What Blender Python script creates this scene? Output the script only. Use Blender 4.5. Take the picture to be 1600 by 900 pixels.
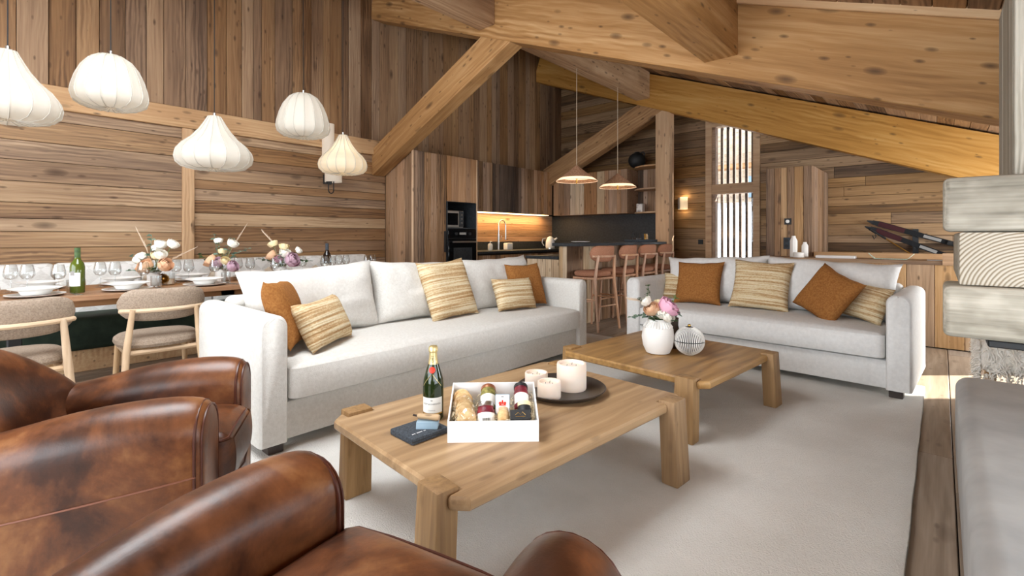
import bpy, bmesh, math, random
from mathutils import Vector, Matrix, Euler
from mathutils import noise as mnoise
from mathutils.geometry import tessellate_polygon

for o in list(bpy.data.objects):
    bpy.data.objects.remove(o)
SC = bpy.context.scene
COL = SC.collection
R = math.radians
PI = math.pi

# ------------------------------------------------------------------ camera
F_PX, HOR, VP = 750.0, 370.0, 41.8
CAM_H = 1.15
SV, CV = math.sin(R(VP)), math.cos(R(VP))
cd = bpy.data.cameras.new('camera')
cam = bpy.data.objects.new('camera', cd)
COL.objects.link(cam)
cam.location = (0, 0, CAM_H)
cam.rotation_euler = (R(90), 0, R(VP))
cd.sensor_width = 36
cd.lens = F_PX / 1600 * 36
cd.shift_y = -80 / 1600
cd.clip_start = 0.05
SC.camera = cam
SC.view_settings.view_transform = 'Standard'
SC.view_settings.look = 'None'
SC.view_settings.gamma = 1
SC.view_settings.use_curve_mapping = False
SC.view_settings.exposure = 0.16

# ------------------------------------------------------------------ light
wd = bpy.data.worlds.new('world')
SC.world = wd
wd.use_nodes = True
bg = wd.node_tree.nodes['Background']
bg.inputs[0].default_value = (0.80, 0.89, 1.0, 1)
bg.inputs[1].default_value = 3.2


def area(name, loc, rot, sx, sy, power, col=(1, 1, 1)):
    l = bpy.data.lights.new(name, 'AREA')
    l.shape = 'RECTANGLE'
    l.size, l.size_y, l.energy, l.color = sx, sy, power, col
    o = bpy.data.objects.new(name, l)
    COL.objects.link(o)
    o.location = loc
    o.rotation_euler = rot
    return o


sl = bpy.data.lights.new('sun', 'SUN')
sl.energy = 30.0
sl.angle = R(0.8)
sl.color = (1, 0.95, 0.86)
sun = bpy.data.objects.new('sun', sl)
COL.objects.link(sun)
sd = Vector((-0.7455, -0.6665, -math.tan(R(31))))
sun.rotation_euler = sd.to_track_quat('-Z', 'Y').to_euler()
sun.location = (6, 12, 6)
# daylight coming in through the rear glazing, the side windows and an added roof window
area('rear_daylight', (-2.3, -3.14, 1.45), (R(90), 0, 0), 6.2, 2.4, 212, (.90, .96, 1))
area('side_daylight', (1.52, 0.6, 0.95), (R(90), 0, R(90)), 3.6, 1.2, 45, (0.90, 0.96, 1))
area('side_daylight_far', (1.52, 6.4, 1.02), (R(90), 0, R(90)), 1.5, 1.1, 90, (0.92, 0.97, 1))


area('added_roof_fill', (-2.45, .4, 3.42), (0, math.atan(.39), 0), 1.7, 2.0, 122, (.92, .97, 1))  # fill lamp added at the invented roof opening, brightens rug and sofas


# ------------------------------------------------------------------ helpers
def C(h, a=1.0):
    h = h.lstrip('#')
    v = [int(h[i:i + 2], 16) / 255 for i in (0, 2, 4)]
    return tuple((x / 12.92 if x <= .04045 else ((x + .055) / 1.055) ** 2.4) for x in v) + (a,)


def ray(px, py):
    r, u = (px - 800) / F_PX, (HOR - py) / F_PX
    return Vector((CV * r - SV, SV * r + CV, u))


def atz(px, py, z):
    d = ray(px, py)
    return Vector((0, 0, CAM_H)) + d * ((z - CAM_H) / d.z)


def atx(px, py, x):
    d = ray(px, py)
    return Vector((0, 0, CAM_H)) + d * (x / d.x)


def aty(px, py, y):
    d = ray(px, py)
    return Vector((0, 0, CAM_H)) + d * (y / d.y)


class NT:
    def __init__(s, name):
        s.m = bpy.data.materials.new(name)
        s.m.use_nodes = True
        s.t = s.m.node_tree
        s.t.nodes.clear()
        s.out = s.n('ShaderNodeOutputMaterial')

    def n(s, typ, **kw):
        nd = s.t.nodes.new(typ)
        for k, v in kw.items():
            setattr(nd, k, v)
        return nd

    def l(s, a, b):
        s.t.links.new(a, b)

    def math(s, op, a, b=None, clamp=False):
        nd = s.n('ShaderNodeMath', operation=op, use_clamp=clamp)
        for i, v in enumerate((a, b)):
            if v is None:
                continue
            if isinstance(v, (int, float)):
                nd.inputs[i].default_value = v
            else:
                s.l(v, nd.inputs[i])
        return nd.outputs[0]

    def mix(s, fac, a, b, blend='MIX'):
        nd = s.n('ShaderNodeMix', data_type='RGBA', blend_type=blend)
        for i, v in ((0, fac), (6, a), (7, b)):
            if isinstance(v, (int, float)):
                nd.inputs[i].default_value = v
            elif isinstance(v, tuple):
                nd.inputs[i].default_value = v
            else:
                s.l(v, nd.inputs[i])
        return nd.outputs[2]

    def ramp(s, fac, stops, interp='LINEAR'):
        nd = s.n('ShaderNodeValToRGB')
        cr = nd.color_ramp
        cr.interpolation = interp
        while len(cr.elements) < len(stops):
            cr.elements.new(0.5)
        for e, (p, c) in zip(cr.elements, stops):
            e.position = p
            e.color = c if len(c) == 4 else tuple(c) + (1,)
        s.l(fac, nd.inputs[0])
        return nd.outputs[0]

    def coords(s, scale=(1, 1, 1), rnd=True, axis='X'):
        tc = s.n('ShaderNodeTexCoord')
        v = tc.outputs['Object']
        if axis != 'X':
            sp = s.n('ShaderNodeSeparateXYZ')
            s.l(v, sp.inputs[0])
            cb = s.n('ShaderNodeCombineXYZ')
            order = {'Z': (2, 0, 1), 'Y': (1, 0, 2)}[axis]
            for i, k in enumerate(order):
                s.l(sp.outputs[k], cb.inputs[i])
            v = cb.outputs[0]
        if rnd:
            oi = s.n('ShaderNodeObjectInfo')
            s.rnd = oi.outputs['Random']
            vm = s.n('ShaderNodeVectorMath', operation='SCALE')
            vm.inputs[0].default_value = (37.1, 91.7, 53.3)
            s.l(oi.outputs['Random'], vm.inputs['Scale'])
            va = s.n('ShaderNodeVectorMath', operation='ADD')
            s.l(v, va.inputs[0])
            s.l(vm.outputs[0], va.inputs[1])
            v = va.outputs[0]
        s.base = v
        return s.scl(scale)

    def scl(s, scale):
        m = s.n('ShaderNodeVectorMath', operation='MULTIPLY')
        s.l(s.base, m.inputs[0])
        m.inputs[1].default_value = scale
        return m.outputs[0]

    def noise(s, vec, scale=1, detail=3, rough=.55, dist=0):
        nd = s.n('ShaderNodeTexNoise')
        s.l(vec, nd.inputs['Vector'])
        nd.inputs['Scale'].default_value = scale
        nd.inputs['Detail'].default_value = detail
        nd.inputs['Roughness'].default_value = rough
        nd.inputs['Distortion'].default_value = dist
        return nd.outputs['Fac']

    def bump(s, h, strength=.3, dist=.01):
        nd = s.n('ShaderNodeBump')
        nd.inputs['Strength'].default_value = strength
        nd.inputs['Distance'].default_value = dist
        s.l(h, nd.inputs['Height'])
        return nd.outputs[0]

    def bsdf(s, color, rough=.6, metal=0, normal=None, spec=.5, **kw):
        b = s.n('ShaderNodeBsdfPrincipled')
        if isinstance(color, tuple):
            b.inputs['Base Color'].default_value = color
        else:
            s.l(color, b.inputs['Base Color'])
        if isinstance(rough, (int, float)):
            b.inputs['Roughness'].default_value = rough
        else:
            s.l(rough, b.inputs['Roughness'])
        b.inputs['Metallic'].default_value = metal
        b.inputs['Specular IOR Level'].default_value = spec
        for k, v in kw.items():
            b.inputs[k].default_value = v
        if normal is not None:
            s.l(normal, b.inputs['Normal'])
        s.l(b.outputs[0], s.out.inputs[0])
        return b


def wood(name, dark, mid, light, rough=.65, var=.5, knots=.8, axis='X', bumpy=.25, tone=0.5, stain='#4a3a2e', stain_amt=.35, ring=9, lines=46):
    t = NT(name)
    v = t.coords((.55, 4.5, 4.5), axis=axis)
    n1 = t.noise(v, 1.0, 4, .6, .4)
    # growth lines: stretched noise across the board, bent by a slow wobble
    wob = t.noise(t.scl((1.1, 3.0, 3.0)), 1, 2, .5)
    wv3 = t.n('ShaderNodeCombineXYZ')
    t.l(t.math('MULTIPLY', t.math('SUBTRACT', wob, .5), 4.5), wv3.inputs[1])
    ad = t.n('ShaderNodeVectorMath', operation='ADD')
    t.l(t.scl((1.3, lines, lines)), ad.inputs[0])
    t.l(wv3.outputs[0], ad.inputs[1])
    ln = t.noise(ad.outputs[0], 1, 2, .55)
    wv = t.n('ShaderNodeTexWave', wave_type='BANDS', bands_direction='Y')
    t.l(t.scl((.22, 1, .35)), wv.inputs['Vector'])
    wv.inputs['Scale'].default_value = ring
    wv.inputs['Distortion'].default_value = 7
    wv.inputs['Detail'].default_value = 3
    wv.inputs['Detail Scale'].default_value = 1.3
    msk = t.math('MULTIPLY', t.math('SUBTRACT', t.noise(t.scl((.9, 5, 5)), 1, 2), .45, True), 5, True)
    wvm = t.math('MULTIPLY', t.math('SUBTRACT', wv.outputs['Fac'], .5), msk)
    fine = t.noise(t.scl((3, 150, 150)), 1, 2, .6)
    f = t.math('ADD', t.math('MULTIPLY', n1, .50), t.math('MULTIPLY', ln, .42))
    f = t.math('ADD', f, t.math('MULTIPLY', wvm, .20))
    f = t.math('ADD', f, t.math('MULTIPLY', t.math('SUBTRACT', fine, .42), .16))
    f = t.math('ADD', f, t.math('MULTIPLY', t.math('SUBTRACT', t.rnd, tone), var * .62))
    col = t.ramp(f, [(.24, C(dark)), (.47, C(mid)), (.72, C(light))])
    # per-board drift towards grey or orange
    r2 = t.math('FRACT', t.math('MULTIPLY', t.rnd, 17.37))
    hs = t.n('ShaderNodeHueSaturation')
    t.l(t.math('ADD', .84, t.math('MULTIPLY', r2, .25)), hs.inputs['Saturation'])
    t.l(col, hs.inputs['Color'])
    col = hs.outputs[0]
    # weather stain in long streaks
    st = t.noise(t.scl((.8, 7, 7)), 1, 3, .6, .5)
    stf = t.math('MULTIPLY', t.math('SUBTRACT', st, .54, True), stain_amt * 6, True)
    col = t.mix(t.math('MULTIPLY', stf, .55), col, C(stain))
    # knots, large and small
    for sc, r0, r1, th in (((2.6, 6.5, 6.5), .08, .16, .3), ((6.5, 17, 17), .05, .22, .35)):
        vo = t.n('ShaderNodeTexVoronoi', feature='F1', voronoi_dimensions='3D')
        t.l(t.scl(sc), vo.inputs['Vector'])
        vo.inputs['Scale'].default_value = 1
        sp = t.n('ShaderNodeSeparateColor')
        t.l(vo.outputs['Color'], sp.inputs[0])
        kr = t.math('ADD', r0, t.math('MULTIPLY', sp.outputs[1], r1))
        kd = t.math('SUBTRACT', 1, t.math('DIVIDE', vo.outputs['Distance'], kr), True)
        kd = t.math('MULTIPLY', kd, t.math('GREATER_THAN', sp.outputs[0], th))
        kd = t.math('MULTIPLY', t.math('POWER', kd, .6), knots, True)
        col = t.mix(kd, col, C('#3a281d'))
    h = t.math('ADD', t.math('MULTIPLY', fine, .5), ln)
    nb = t.bump(h, bumpy, .004)
    t.bsdf(col, rough, normal=nb, spec=.3)
    return t.m


def plain(name, col, rough=.5, metal=0, bump=None, spec=.5, **kw):
    t = NT(name)
    nrm = None
    if bump:
        v = t.coords((1, 1, 1), rnd=False)
        nrm = t.bump(t.noise(v, bump[0], 3, .6), bump[1], bump[2])
    t.bsdf(C(col) if isinstance(col, str) else col, rough, metal, nrm, spec, **kw)
    return t.m


def mottled(name, a, b, scale, rough=.6, bump=(120, .3, .004), stretch=(1, 1, 1), lo=.35, hi=.65, spec=.4, **kw):
    t = NT(name)
    v = t.coords(stretch)
    n = t.noise(v, scale, 4, .6)
    col = t.ramp(n, [(lo, C(a)), (hi, C(b))])
    nrm = t.bump(t.noise(t.base, bump[0], 3, .7), bump[1], bump[2])
    t.bsdf(col, rough, 0, nrm, spec, **kw)
    return t.m


M = {}
M['wall'] = wood('old_spruce_wall', '#745841', '#a5835f', '#c6a781', var=.42, stain='#5f5046', stain_amt=.3)
M['wallv'] = wood('old_spruce_upright', '#5c432f', '#8c6a4b', '#ab8863', var=.46, stain='#4e3d32', stain_amt=.4)
M['wallend'] = wood('old_spruce_end_wall', '#4e3824', '#83623f', '#ab865c', var=.55, stain='#46362b', stain_amt=.4)
M['cab'] = wood('old_spruce_cabinet', '#5a4331', '#8f6f52', '#b5947a', var=.5, stain='#54463c', stain_amt=.45, lines=60)
M['cabdark'] = wood('old_spruce_dark', '#31251d', '#574436', '#7d634e', var=.4, stain='#2c231d', stain_amt=.5, lines=60)
M['cabwarm'] = wood('old_spruce_warm', '#74502f', '#a67a52', '#c39a72', var=.3, stain='#6a5442', stain_amt=.3, lines=60)
M['cabpale'] = wood('old_spruce_pale', '#8a6f55', '#bba07f', '#d6c0a2', var=.3, stain='#7a6856', stain_amt=.35, lines=60)
M['trim'] = wood('new_spruce_trim', '#a37e5c', '#bf9a75', '#d3b48f', var=.25, knots=.8, stain='#a08060', stain_amt=.1)
M['beam'] = wood('glulam_beam', '#7e5a3a', '#a98157', '#c8a57c', var=.12, knots=.8, stain='#80603f', stain_amt=.22, ring=6, bumpy=.12, lines=26)
M['beamwarmlit'] = wood('beam_warm_light_tint', '#93662f', '#b98a4c', '#cda569', var=.12, knots=.7, stain='#946834', stain_amt=.15, ring=6, bumpy=.1, lines=26)  # same timber as the other rafter; warm bounce light painted in as tint
M['ceil'] = wood('ceiling_board', '#5a3f28', '#94704e', '#b58f66', var=.5, stain='#4a3828', stain_amt=.4)
M['floor'] = wood('floor_oak', '#71604f', '#8f7d6b', '#ab9986', var=.22, knots=.4, rough=.5, stain='#7c6f64', stain_amt=.3, ring=6, bumpy=.12, lines=30)
M['low'] = wood('low_wall_board', '#93714f', '#b8946d', '#d3b28b', var=.3, stain='#7a6450', stain_amt=.35, lines=60)
M['grey'] = wood('weathered_timber', '#6f6a5e', '#a09a8c', '#c2bcae', var=.15, knots=.1, stain='#7c786a', stain_amt=.35, ring=20, bumpy=.7, rough=.9, lines=60)
M['greyend'] = None
M['table'] = wood('coffee_table_oak', '#75542f', '#a27c4c', '#bf9a68', var=.1, knots=.4, rough=.38, stain='#7a5832', stain_amt=.45, ring=4, bumpy=.08, lines=24)
M['tableleg'] = wood('coffee_table_leg', '#71543a', '#967650', '#b08d64', var=.12, knots=.3, rough=.6, stain='#6a5036', stain_amt=.2, ring=6, axis='Z', bumpy=.3)
M['dtable'] = wood('dining_table_oak', '#6a4526', '#946740', '#b08356', var=.1, knots=.5, rough=.5, axis='Y')
M['oak'] = wood('pale_ash_leg', '#a98a66', '#c3a480', '#d4bb9a', var=.1, knots=0, rough=.5, stain='#c09a70', stain_amt=.05, axis='Z', bumpy=.08)
M['oakx'] = wood('pale_ash_rail', '#a98a66', '#c3a480', '#d4bb9a', var=.1, knots=0, rough=.5, stain='#c09a70', stain_amt=.05, axis='X', bumpy=.08)
M['pinkoak'] = wood('stool_wood', '#a87a5c', '#c79a7a', '#dbb698', var=.1, knots=0, rough=.5, stain='#b08a6a', stain_amt=.05, axis='Z', bumpy=.05)


def endgrain(name):
    t = NT(name)
    t.coords((1, 1, 1), rnd=False)
    mp = t.n('ShaderNodeMapping')
    t.l(t.base, mp.inputs[0])
    mp.inputs['Location'].default_value = (-.05, 0, .13)
    wv = t.n('ShaderNodeTexWave', wave_type='RINGS', rings_direction='Y')
    t.l(mp.outputs[0], wv.inputs['Vector'])
    wv.inputs['Scale'].default_value = 26
    wv.inputs['Distortion'].default_value = 1.2
    wv.inputs['Detail'].default_value = 2
    col = t.ramp(wv.outputs['Fac'], [(.1, C('#8d806c')), (.4, C('#b5ac9c')), (.9, C('#c6beb0'))])
    t.bsdf(col, .85, normal=t.bump(wv.outputs['Fac'], .35, .004), spec=.2)
    return t.m


M['greyend'] = endgrain('weathered_end_grain')
M['back'] = plain('dark_backing', '#241b15', .9)
M['boucle'] = mottled('white_boucle', '#ccc8c1', '#d9d6d0', 60, .95, (170, .55, .006), lo=.3, hi=.7, spec=.15)
M['linen'] = mottled('white_linen', '#d2d0cd', '#dedcd9', 40, .95, (320, .3, .003), lo=.3, hi=.7, spec=.15)
M['rust'] = mottled('rust_wool', '#85552c', '#9d6b3a', 80, .95, (260, .4, .003), spec=.1)
M['taupe'] = mottled('taupe_boucle', '#8d7c6c', '#a89786', 120, .95, (200, .6, .006), spec=.1)
M['terra'] = mottled('terracotta_fabric', '#9a6a52', '#b58369', 140, .95, (300, .5, .003), spec=.1)
M['green'] = mottled('green_velvet', '#1b261d', '#2f3d30', 5, .75, (90, .1, .002), spec=.3)
M['rug'] = mottled('cream_rug', '#dedad3', '#ebe8e2', 3, .98, (150, .9, .012), lo=.25, hi=.75, spec=.05)
M['plaster'] = mottled('grey_plaster', '#a2a4a5', '#b6b8b8', 4, .5, (40, .08, .004), spec=.4)
M['fleece'] = mottled('white_fleece', '#ddd6ca', '#efeae2', 10, .95, (80, .5, .01), spec=.1)
M['black'] = plain('black_matt', '#1b1c1e', .6)
M['slate'] = mottled('black_granite', '#232629', '#34383c', 30, .45, (90, .05, .002))
M['foot'] = plain('dark_wood_foot', '#33261f', .5)
M['steel'] = plain('brushed_steel', '#c9c9c7', .28, 1)
M['gold'] = plain('brass', '#c9a052', .3, 1)
M['goldfoil'] = plain('gold_foil', '#d9c48c', .35, .7, (60, .4, .004))
M['white'] = plain('white_ceramic', '#eceae6', .35)
M['matwhite'] = plain('white_matt', '#e9e6e1', .75)
M['wax'] = plain('candle_wax', '#f0dfcf', .55, **{'Subsurface Weight': .25, 'Subsurface Radius': (.03, .02, .012)})
M['darkplate'] = plain('dark_bronze_plate', '#3b342f', .35)
M['paper'] = plain('white_card', '#f0eeec', .7)
M['cord'] = plain('black_cord', '#1d1a18', .7)
M['ropecord'] = plain('cream_cord', '#cdb9a0', .8)
M['oven'] = plain('oven_glass', '#0d0e10', .12)
M['felt'] = mottled('grey_felt', '#2f343a', '#4a5057', 160, .95, (260, .5, .004))
M['leaf'] = mottled('eucalyptus_leaf', '#4c6350', '#7f9583', 20, .6)
M['leafd'] = mottled('dark_leaf', '#2c4023', '#4c6638', 20, .6)
M['stem'] = plain('green_stem', '#6c7d45', .6)
M['flw'] = plain('white_petal', '#f1ece0', .7)
M['flp'] = plain('pink_petal', '#dfa7bd', .7)
M['flo'] = plain('peach_petal', '#e8bd98', .7)
M['flm'] = plain('mauve_petal', '#c6a3b2', .7)
M['fly'] = plain('cream_petal', '#efdcae', .7)
M['grass'] = plain('dry_grass', '#d2bda6', .9)
M['napkin'] = plain('taupe_napkin', '#b7a793', .9)
M['label'] = plain('bottle_label', '#efece4', .7)
M['ink'] = plain('print_ink', '#2b2a2a', .8)
M['greyink'] = plain('grey_print', '#8d8a86', .8)
M['redseal'] = plain('red_seal', '#c8341d', .4)
M['bluegrey'] = plain('blue_grey_card', '#7f97a6', .35)
M['cork'] = mottled('cork', '#c7a57c', '#ddc19c', 60, .9)
M['jarlid'] = plain('copper_lid', '#a86d4f', .35, .6)
M['shred'] = plain('paper_shred', '#e3d4b4', .9)
M['marble'] = mottled('marble', '#9a9590', '#eeeae6', 9, .3, (10, 0, .001), lo=.42, hi=.5)
M['darkglass'] = plain('smoky_vase_glass', '#4a423d', .1)
M['ski'] = plain('black_ski', '#141416', .55, 0, None, .2)
M['skired'] = plain('dark_red_ski', '#3c1418', .55, 0, None, .2)
M['mint'] = mottled('mint_glaze', '#a5c9b0', '#e4eee6', 30, .35)
M['raffia'] = mottled('raffia_weave', '#9a6f52', '#c49878', 60, .9, (300, .6, .004), stretch=(1, 1, .12))
M['snow'] = plain('snow', '#e9eef5', .8)
M['plum'] = mottled('jar_fruit', '#5a1d2a', '#8a2c35', 30, .4)
M['herb'] = mottled('jar_herbs', '#5d5a2a', '#9a8f4c', 60, .6)
M['biscuit'] = mottled('biscuit', '#c79c66', '#e8cb9a', 30, .9)


def leather():
    t = NT('tan_leather')
    v = t.coords((1, 1, 1))
    n = t.noise(v, 3.2, 5, .62, .6)
    n2 = t.noise(v, 17, 4, .7)
    f = t.math('ADD', t.math('MULTIPLY', n, .8), t.math('MULTIPLY', n2, .2))
    col = t.ramp(f, [(.30, C('#1f0f09')), (.45, C('#442413')), (.56, C('#6c3f22')), (.72, C('#9a6a3f'))])
    cr = t.noise(v, 140, 3, .6)
    t.bsdf(col, t.math('ADD', .25, t.math('MULTIPLY', n2, .22)), 0, t.bump(cr, .12, .003), .5)
    return t.m


M['leather'] = leather()
M['piping'] = plain('leather_piping', '#4a2112', .4)
M['thread'] = plain('seam_thread', '#85543f', .6)


def striped(name):
    t = NT(name)
    v = t.coords((1.4, 1, 62))
    n = t.noise(v, 1, 2, .55, .1)
    f = t.noise(t.scl((60, 60, 140)), 1, 3, .7)
    s = t.math('ADD', t.math('MULTIPLY', n, .75), t.math('MULTIPLY', f, .3))
    col = t.ramp(s, [(.38, C('#9c7a52')), (.48, C('#b99a72')), (.55, C('#cfbc98')), (.68, C('#ddd0b4'))])
    t.bsdf(col, .95, 0, t.bump(s, .9, .008), .1)
    return t.m


M['stripe'] = striped('woven_stripe')


def backfabric():
    t = NT('banquette_back_fabric')
    t.coords((1, 1, 1), rnd=False)
    mp = t.n('ShaderNodeMapping')
    t.l(t.base, mp.inputs[0])
    mp.inputs['Rotation'].default_value = (R(45), 0, 0)
    ck = t.n('ShaderNodeTexChecker')
    t.l(mp.outputs[0], ck.inputs['Vector'])
    ck.inputs['Scale'].default_value = 9
    n = t.noise(t.scl((1, 14, 60)), 3, 3, .6)
    c1 = t.mix(n, C('#f1efec'), C('#d9d5d0'))
    col = t.mix(t.math('MULTIPLY', ck.outputs['Fac'], t.math('MULTIPLY', n, .55)), c1, C('#a9a296'))
    t.bsdf(col, .95, spec=.1)
    return t.m


M['backfab'] = backfabric()


def thin_glass(name, tint=(1, 1, 1, 1), gl=.12, rough=.02):
    t = NT(name)
    tr = t.n('ShaderNodeBsdfTransparent')
    tr.inputs[0].default_value = tint
    g = t.n('ShaderNodeBsdfGlossy')
    g.inputs['Roughness'].default_value = rough
    fr = t.n('ShaderNodeLayerWeight')
    fr.inputs[0].default_value = .35
    fac = t.math('ADD', t.math('MULTIPLY', fr.outputs['Facing'], .45), gl * .4, True)
    mx = t.n('ShaderNodeMixShader')
    t.l(fac, mx.inputs[0])
    t.l(tr.outputs[0], mx.inputs[1])
    t.l(g.outputs[0], mx.inputs[2])
    t.l(mx.outputs[0], t.out.inputs[0])
    return t.m


M['glass'] = thin_glass('clear_glass', (.97, .98, .98, 1))
M['pane'] = thin_glass('window_glass', (.98, .99, 1, 1), .04)
M['greenglass'] = plain('green_bottle_glass', '#1d2b12', .06, 0, None, .6)
M['oliveglass'] = plain('olive_bottle_glass', '#4e5a1c', .08, 0, None, .6)
M['redglass'] = plain('dark_bottle_glass', '#1c1210', .06, 0, None, .6)


def shade_mat(name, col, emit, strength):
    t = NT(name)
    d = t.n('ShaderNodeBsdfDiffuse')
    d.inputs[0].default_value = C(col)
    tl = t.n('ShaderNodeBsdfTranslucent')
    tl.inputs[0].default_value = C(col)
    mx = t.n('ShaderNodeMixShader')
    mx.inputs[0].default_value = .4
    t.l(d.outputs[0], mx.inputs[1])
    t.l(tl.outputs[0], mx.inputs[2])
    e = t.n('ShaderNodeEmission')
    e.inputs[0].default_value = C(emit)
    e.inputs[1].default_value = strength
    ad = t.n('ShaderNodeAddShader')
    t.l(mx.outputs[0], ad.inputs[0])
    t.l(e.outputs[0], ad.inputs[1])
    t.l(ad.outputs[0], t.out.inputs[0])
    return t.m


M['lantern'] = shade_mat('silk_lantern', '#d8d3ca', '#fff0da', .05)
M['lanternwarm'] = shade_mat('silk_lantern_lit', '#d2c8b6', '#ffe0b4', .10)
M['rib'] = plain('lantern_rib', '#b9b3a8', .8)
M['conein'] = shade_mat('cone_lining', '#f3e6d4', '#ffe2b8', 1.0)
M['sconce'] = shade_mat('sconce_shade', '#efe8dc', '#ffe8cc', .12)


def emis(name, col, s):
    t = NT(name)
    e = t.n('ShaderNodeEmission')
    e.inputs[0].default_value = C(col)
    e.inputs[1].default_value = s
    t.l(e.outputs[0], t.out.inputs[0])
    return t.m


M['led'] = emis('led_strip', '#ffd9a0', 5)


# ---------------------------------------------------------------- geometry
def box(cx, cy, cz, sx, sy, sz):
    v = [(cx + a * sx / 2, cy + b * sy / 2, cz + c * sz / 2) for a in (-1, 1) for b in (-1, 1) for c in (-1, 1)]
    f = [(0, 1, 3, 2), (4, 6, 7, 5), (0, 4, 5, 1), (2, 3, 7, 6), (0, 2, 6, 4), (1, 5, 7, 3)]
    return v, f


def bb(x0, x1, y0, y1, z0, z1):
    return box((x0 + x1) / 2, (y0 + y1) / 2, (z0 + z1) / 2, abs(x1 - x0), abs(y1 - y0), abs(z1 - z0))


def rbox(x0, x1, y0, y1, z0, z1, r=.01, seg=2, cuts=0):
    bm = bmesh.new()
    v, f = bb(x0, x1, y0, y1, z0, z1)
    vs = [bm.verts.new(p) for p in v]
    for q in f:
        bm.faces.new([vs[i] for i in q])
    bm.normal_update()
    if cuts:
        bmesh.ops.subdivide_edges(bm, edges=bm.edges[:], cuts=cuts, use_grid_fill=True)
        es = [e for e in bm.edges if len(e.link_faces) == 2 and e.link_faces[0].normal.dot(e.link_faces[1].normal) < .5]
    else:
        es = bm.edges[:]
    bmesh.ops.bevel(bm, geom=es, offset=r, segments=seg, profile=.5, affect='EDGES')
    bm.verts.index_update()
    out = [tuple(p.co) for p in bm.verts], [tuple(p.index for p in q.verts) for q in bm.faces]
    bm.free()
    return out


def xf(g, m):
    return [tuple(m @ Vector(p)) for p in g[0]], g[1]


def wrp(g, fn):
    return [tuple(fn(*p)) for p in g[0]], g[1]


def tube(pts, r, seg=8, cap=True, r2=None):
    pts = [Vector(p) for p in pts]
    n = len(pts)
    v, f = [], []
    up = None
    for i, p in enumerate(pts):
        d = (pts[min(i + 1, n - 1)] - pts[max(i - 1, 0)]).normalized()
        if up is None:
            up = Vector((0, 0, 1)) if abs(d.z) < .9 else Vector((1, 0, 0))
        a = d.cross(up).normalized()
        b = a.cross(d).normalized()
        up = b
        rr = r if r2 is None else r + (r2 - r) * i / max(1, n - 1)
        if isinstance(r, (list, tuple)):
            rr = r[i]
        for k in range(seg):
            t = 2 * PI * k / seg
            v.append(tuple(p + a * math.cos(t) * rr + b * math.sin(t) * rr))
    for i in range(n - 1):
        for k in range(seg):
            f.append((i * seg + k, i * seg + (k + 1) % seg, (i + 1) * seg + (k + 1) % seg, (i + 1) * seg + k))
    if cap:
        f.append(tuple(range(seg))[::-1])
        f.append(tuple((n - 1) * seg + k for k in range(seg)))
    return v, f


def lathe(prof, seg=24, cx=0, cy=0, z0=0, cap0=True, cap1=False, rib=None):
    v, f = [], []
    for i, (r, z) in enumerate(prof):
        for k in range(seg):
            t = 2 * PI * k / seg
            rr = r
            if rib:
                rr = r * (1 + rib[1] * math.cos(t * rib[0]))
            v.append((cx + rr * math.cos(t), cy + rr * math.sin(t), z0 + z))
    n = len(prof)
    for i in range(n - 1):
        for k in range(seg):
            f.append((i * seg + k, i * seg + (k + 1) % seg, (i + 1) * seg + (k + 1) % seg, (i + 1) * seg + k))
    if cap0:
        f.append(tuple(range(seg))[::-1])
    if cap1:
        f.append(tuple((n - 1) * seg + k for k in range(seg)))
    return v, f


def loft(sections, closed=True, caps=True):
    n, m = len(sections), len(sections[0])
    v = [tuple(p) for s in sections for p in s]
    f = []
    for i in range(n - 1):
        for k in range(m if closed else m - 1):
            f.append((i * m + k, i * m + (k + 1) % m, (i + 1) * m + (k + 1) % m, (i + 1) * m + k))
    if caps and closed:
        f.append(tuple(range(m))[::-1])
        f.append(tuple((n - 1) * m + k for k in range(m)))
    return v, f


def sphere(cx, cy, cz, r, seg=16, rings=10, sx=1, sy=1, sz=1):
    pr = [(max(1e-4, r * math.sin(PI * i / rings)), -r * math.cos(PI * i / rings)) for i in range(rings + 1)]
    g = lathe(pr, seg, cap0=False)
    return [(cx + p[0] * sx, cy + p[1] * sy, cz + p[2] * sz) for p in g[0]], g[1]


def join(gs):
    v, f = [], []
    for g in gs:
        o = len(v)
        v += list(g[0])
        f += [tuple(i + o for i in q) for q in g[1]]
    return v, f


def wm(o):
    return (wm(o.parent) if o.parent else Matrix.Identity(4)) @ o.matrix_basis


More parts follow.
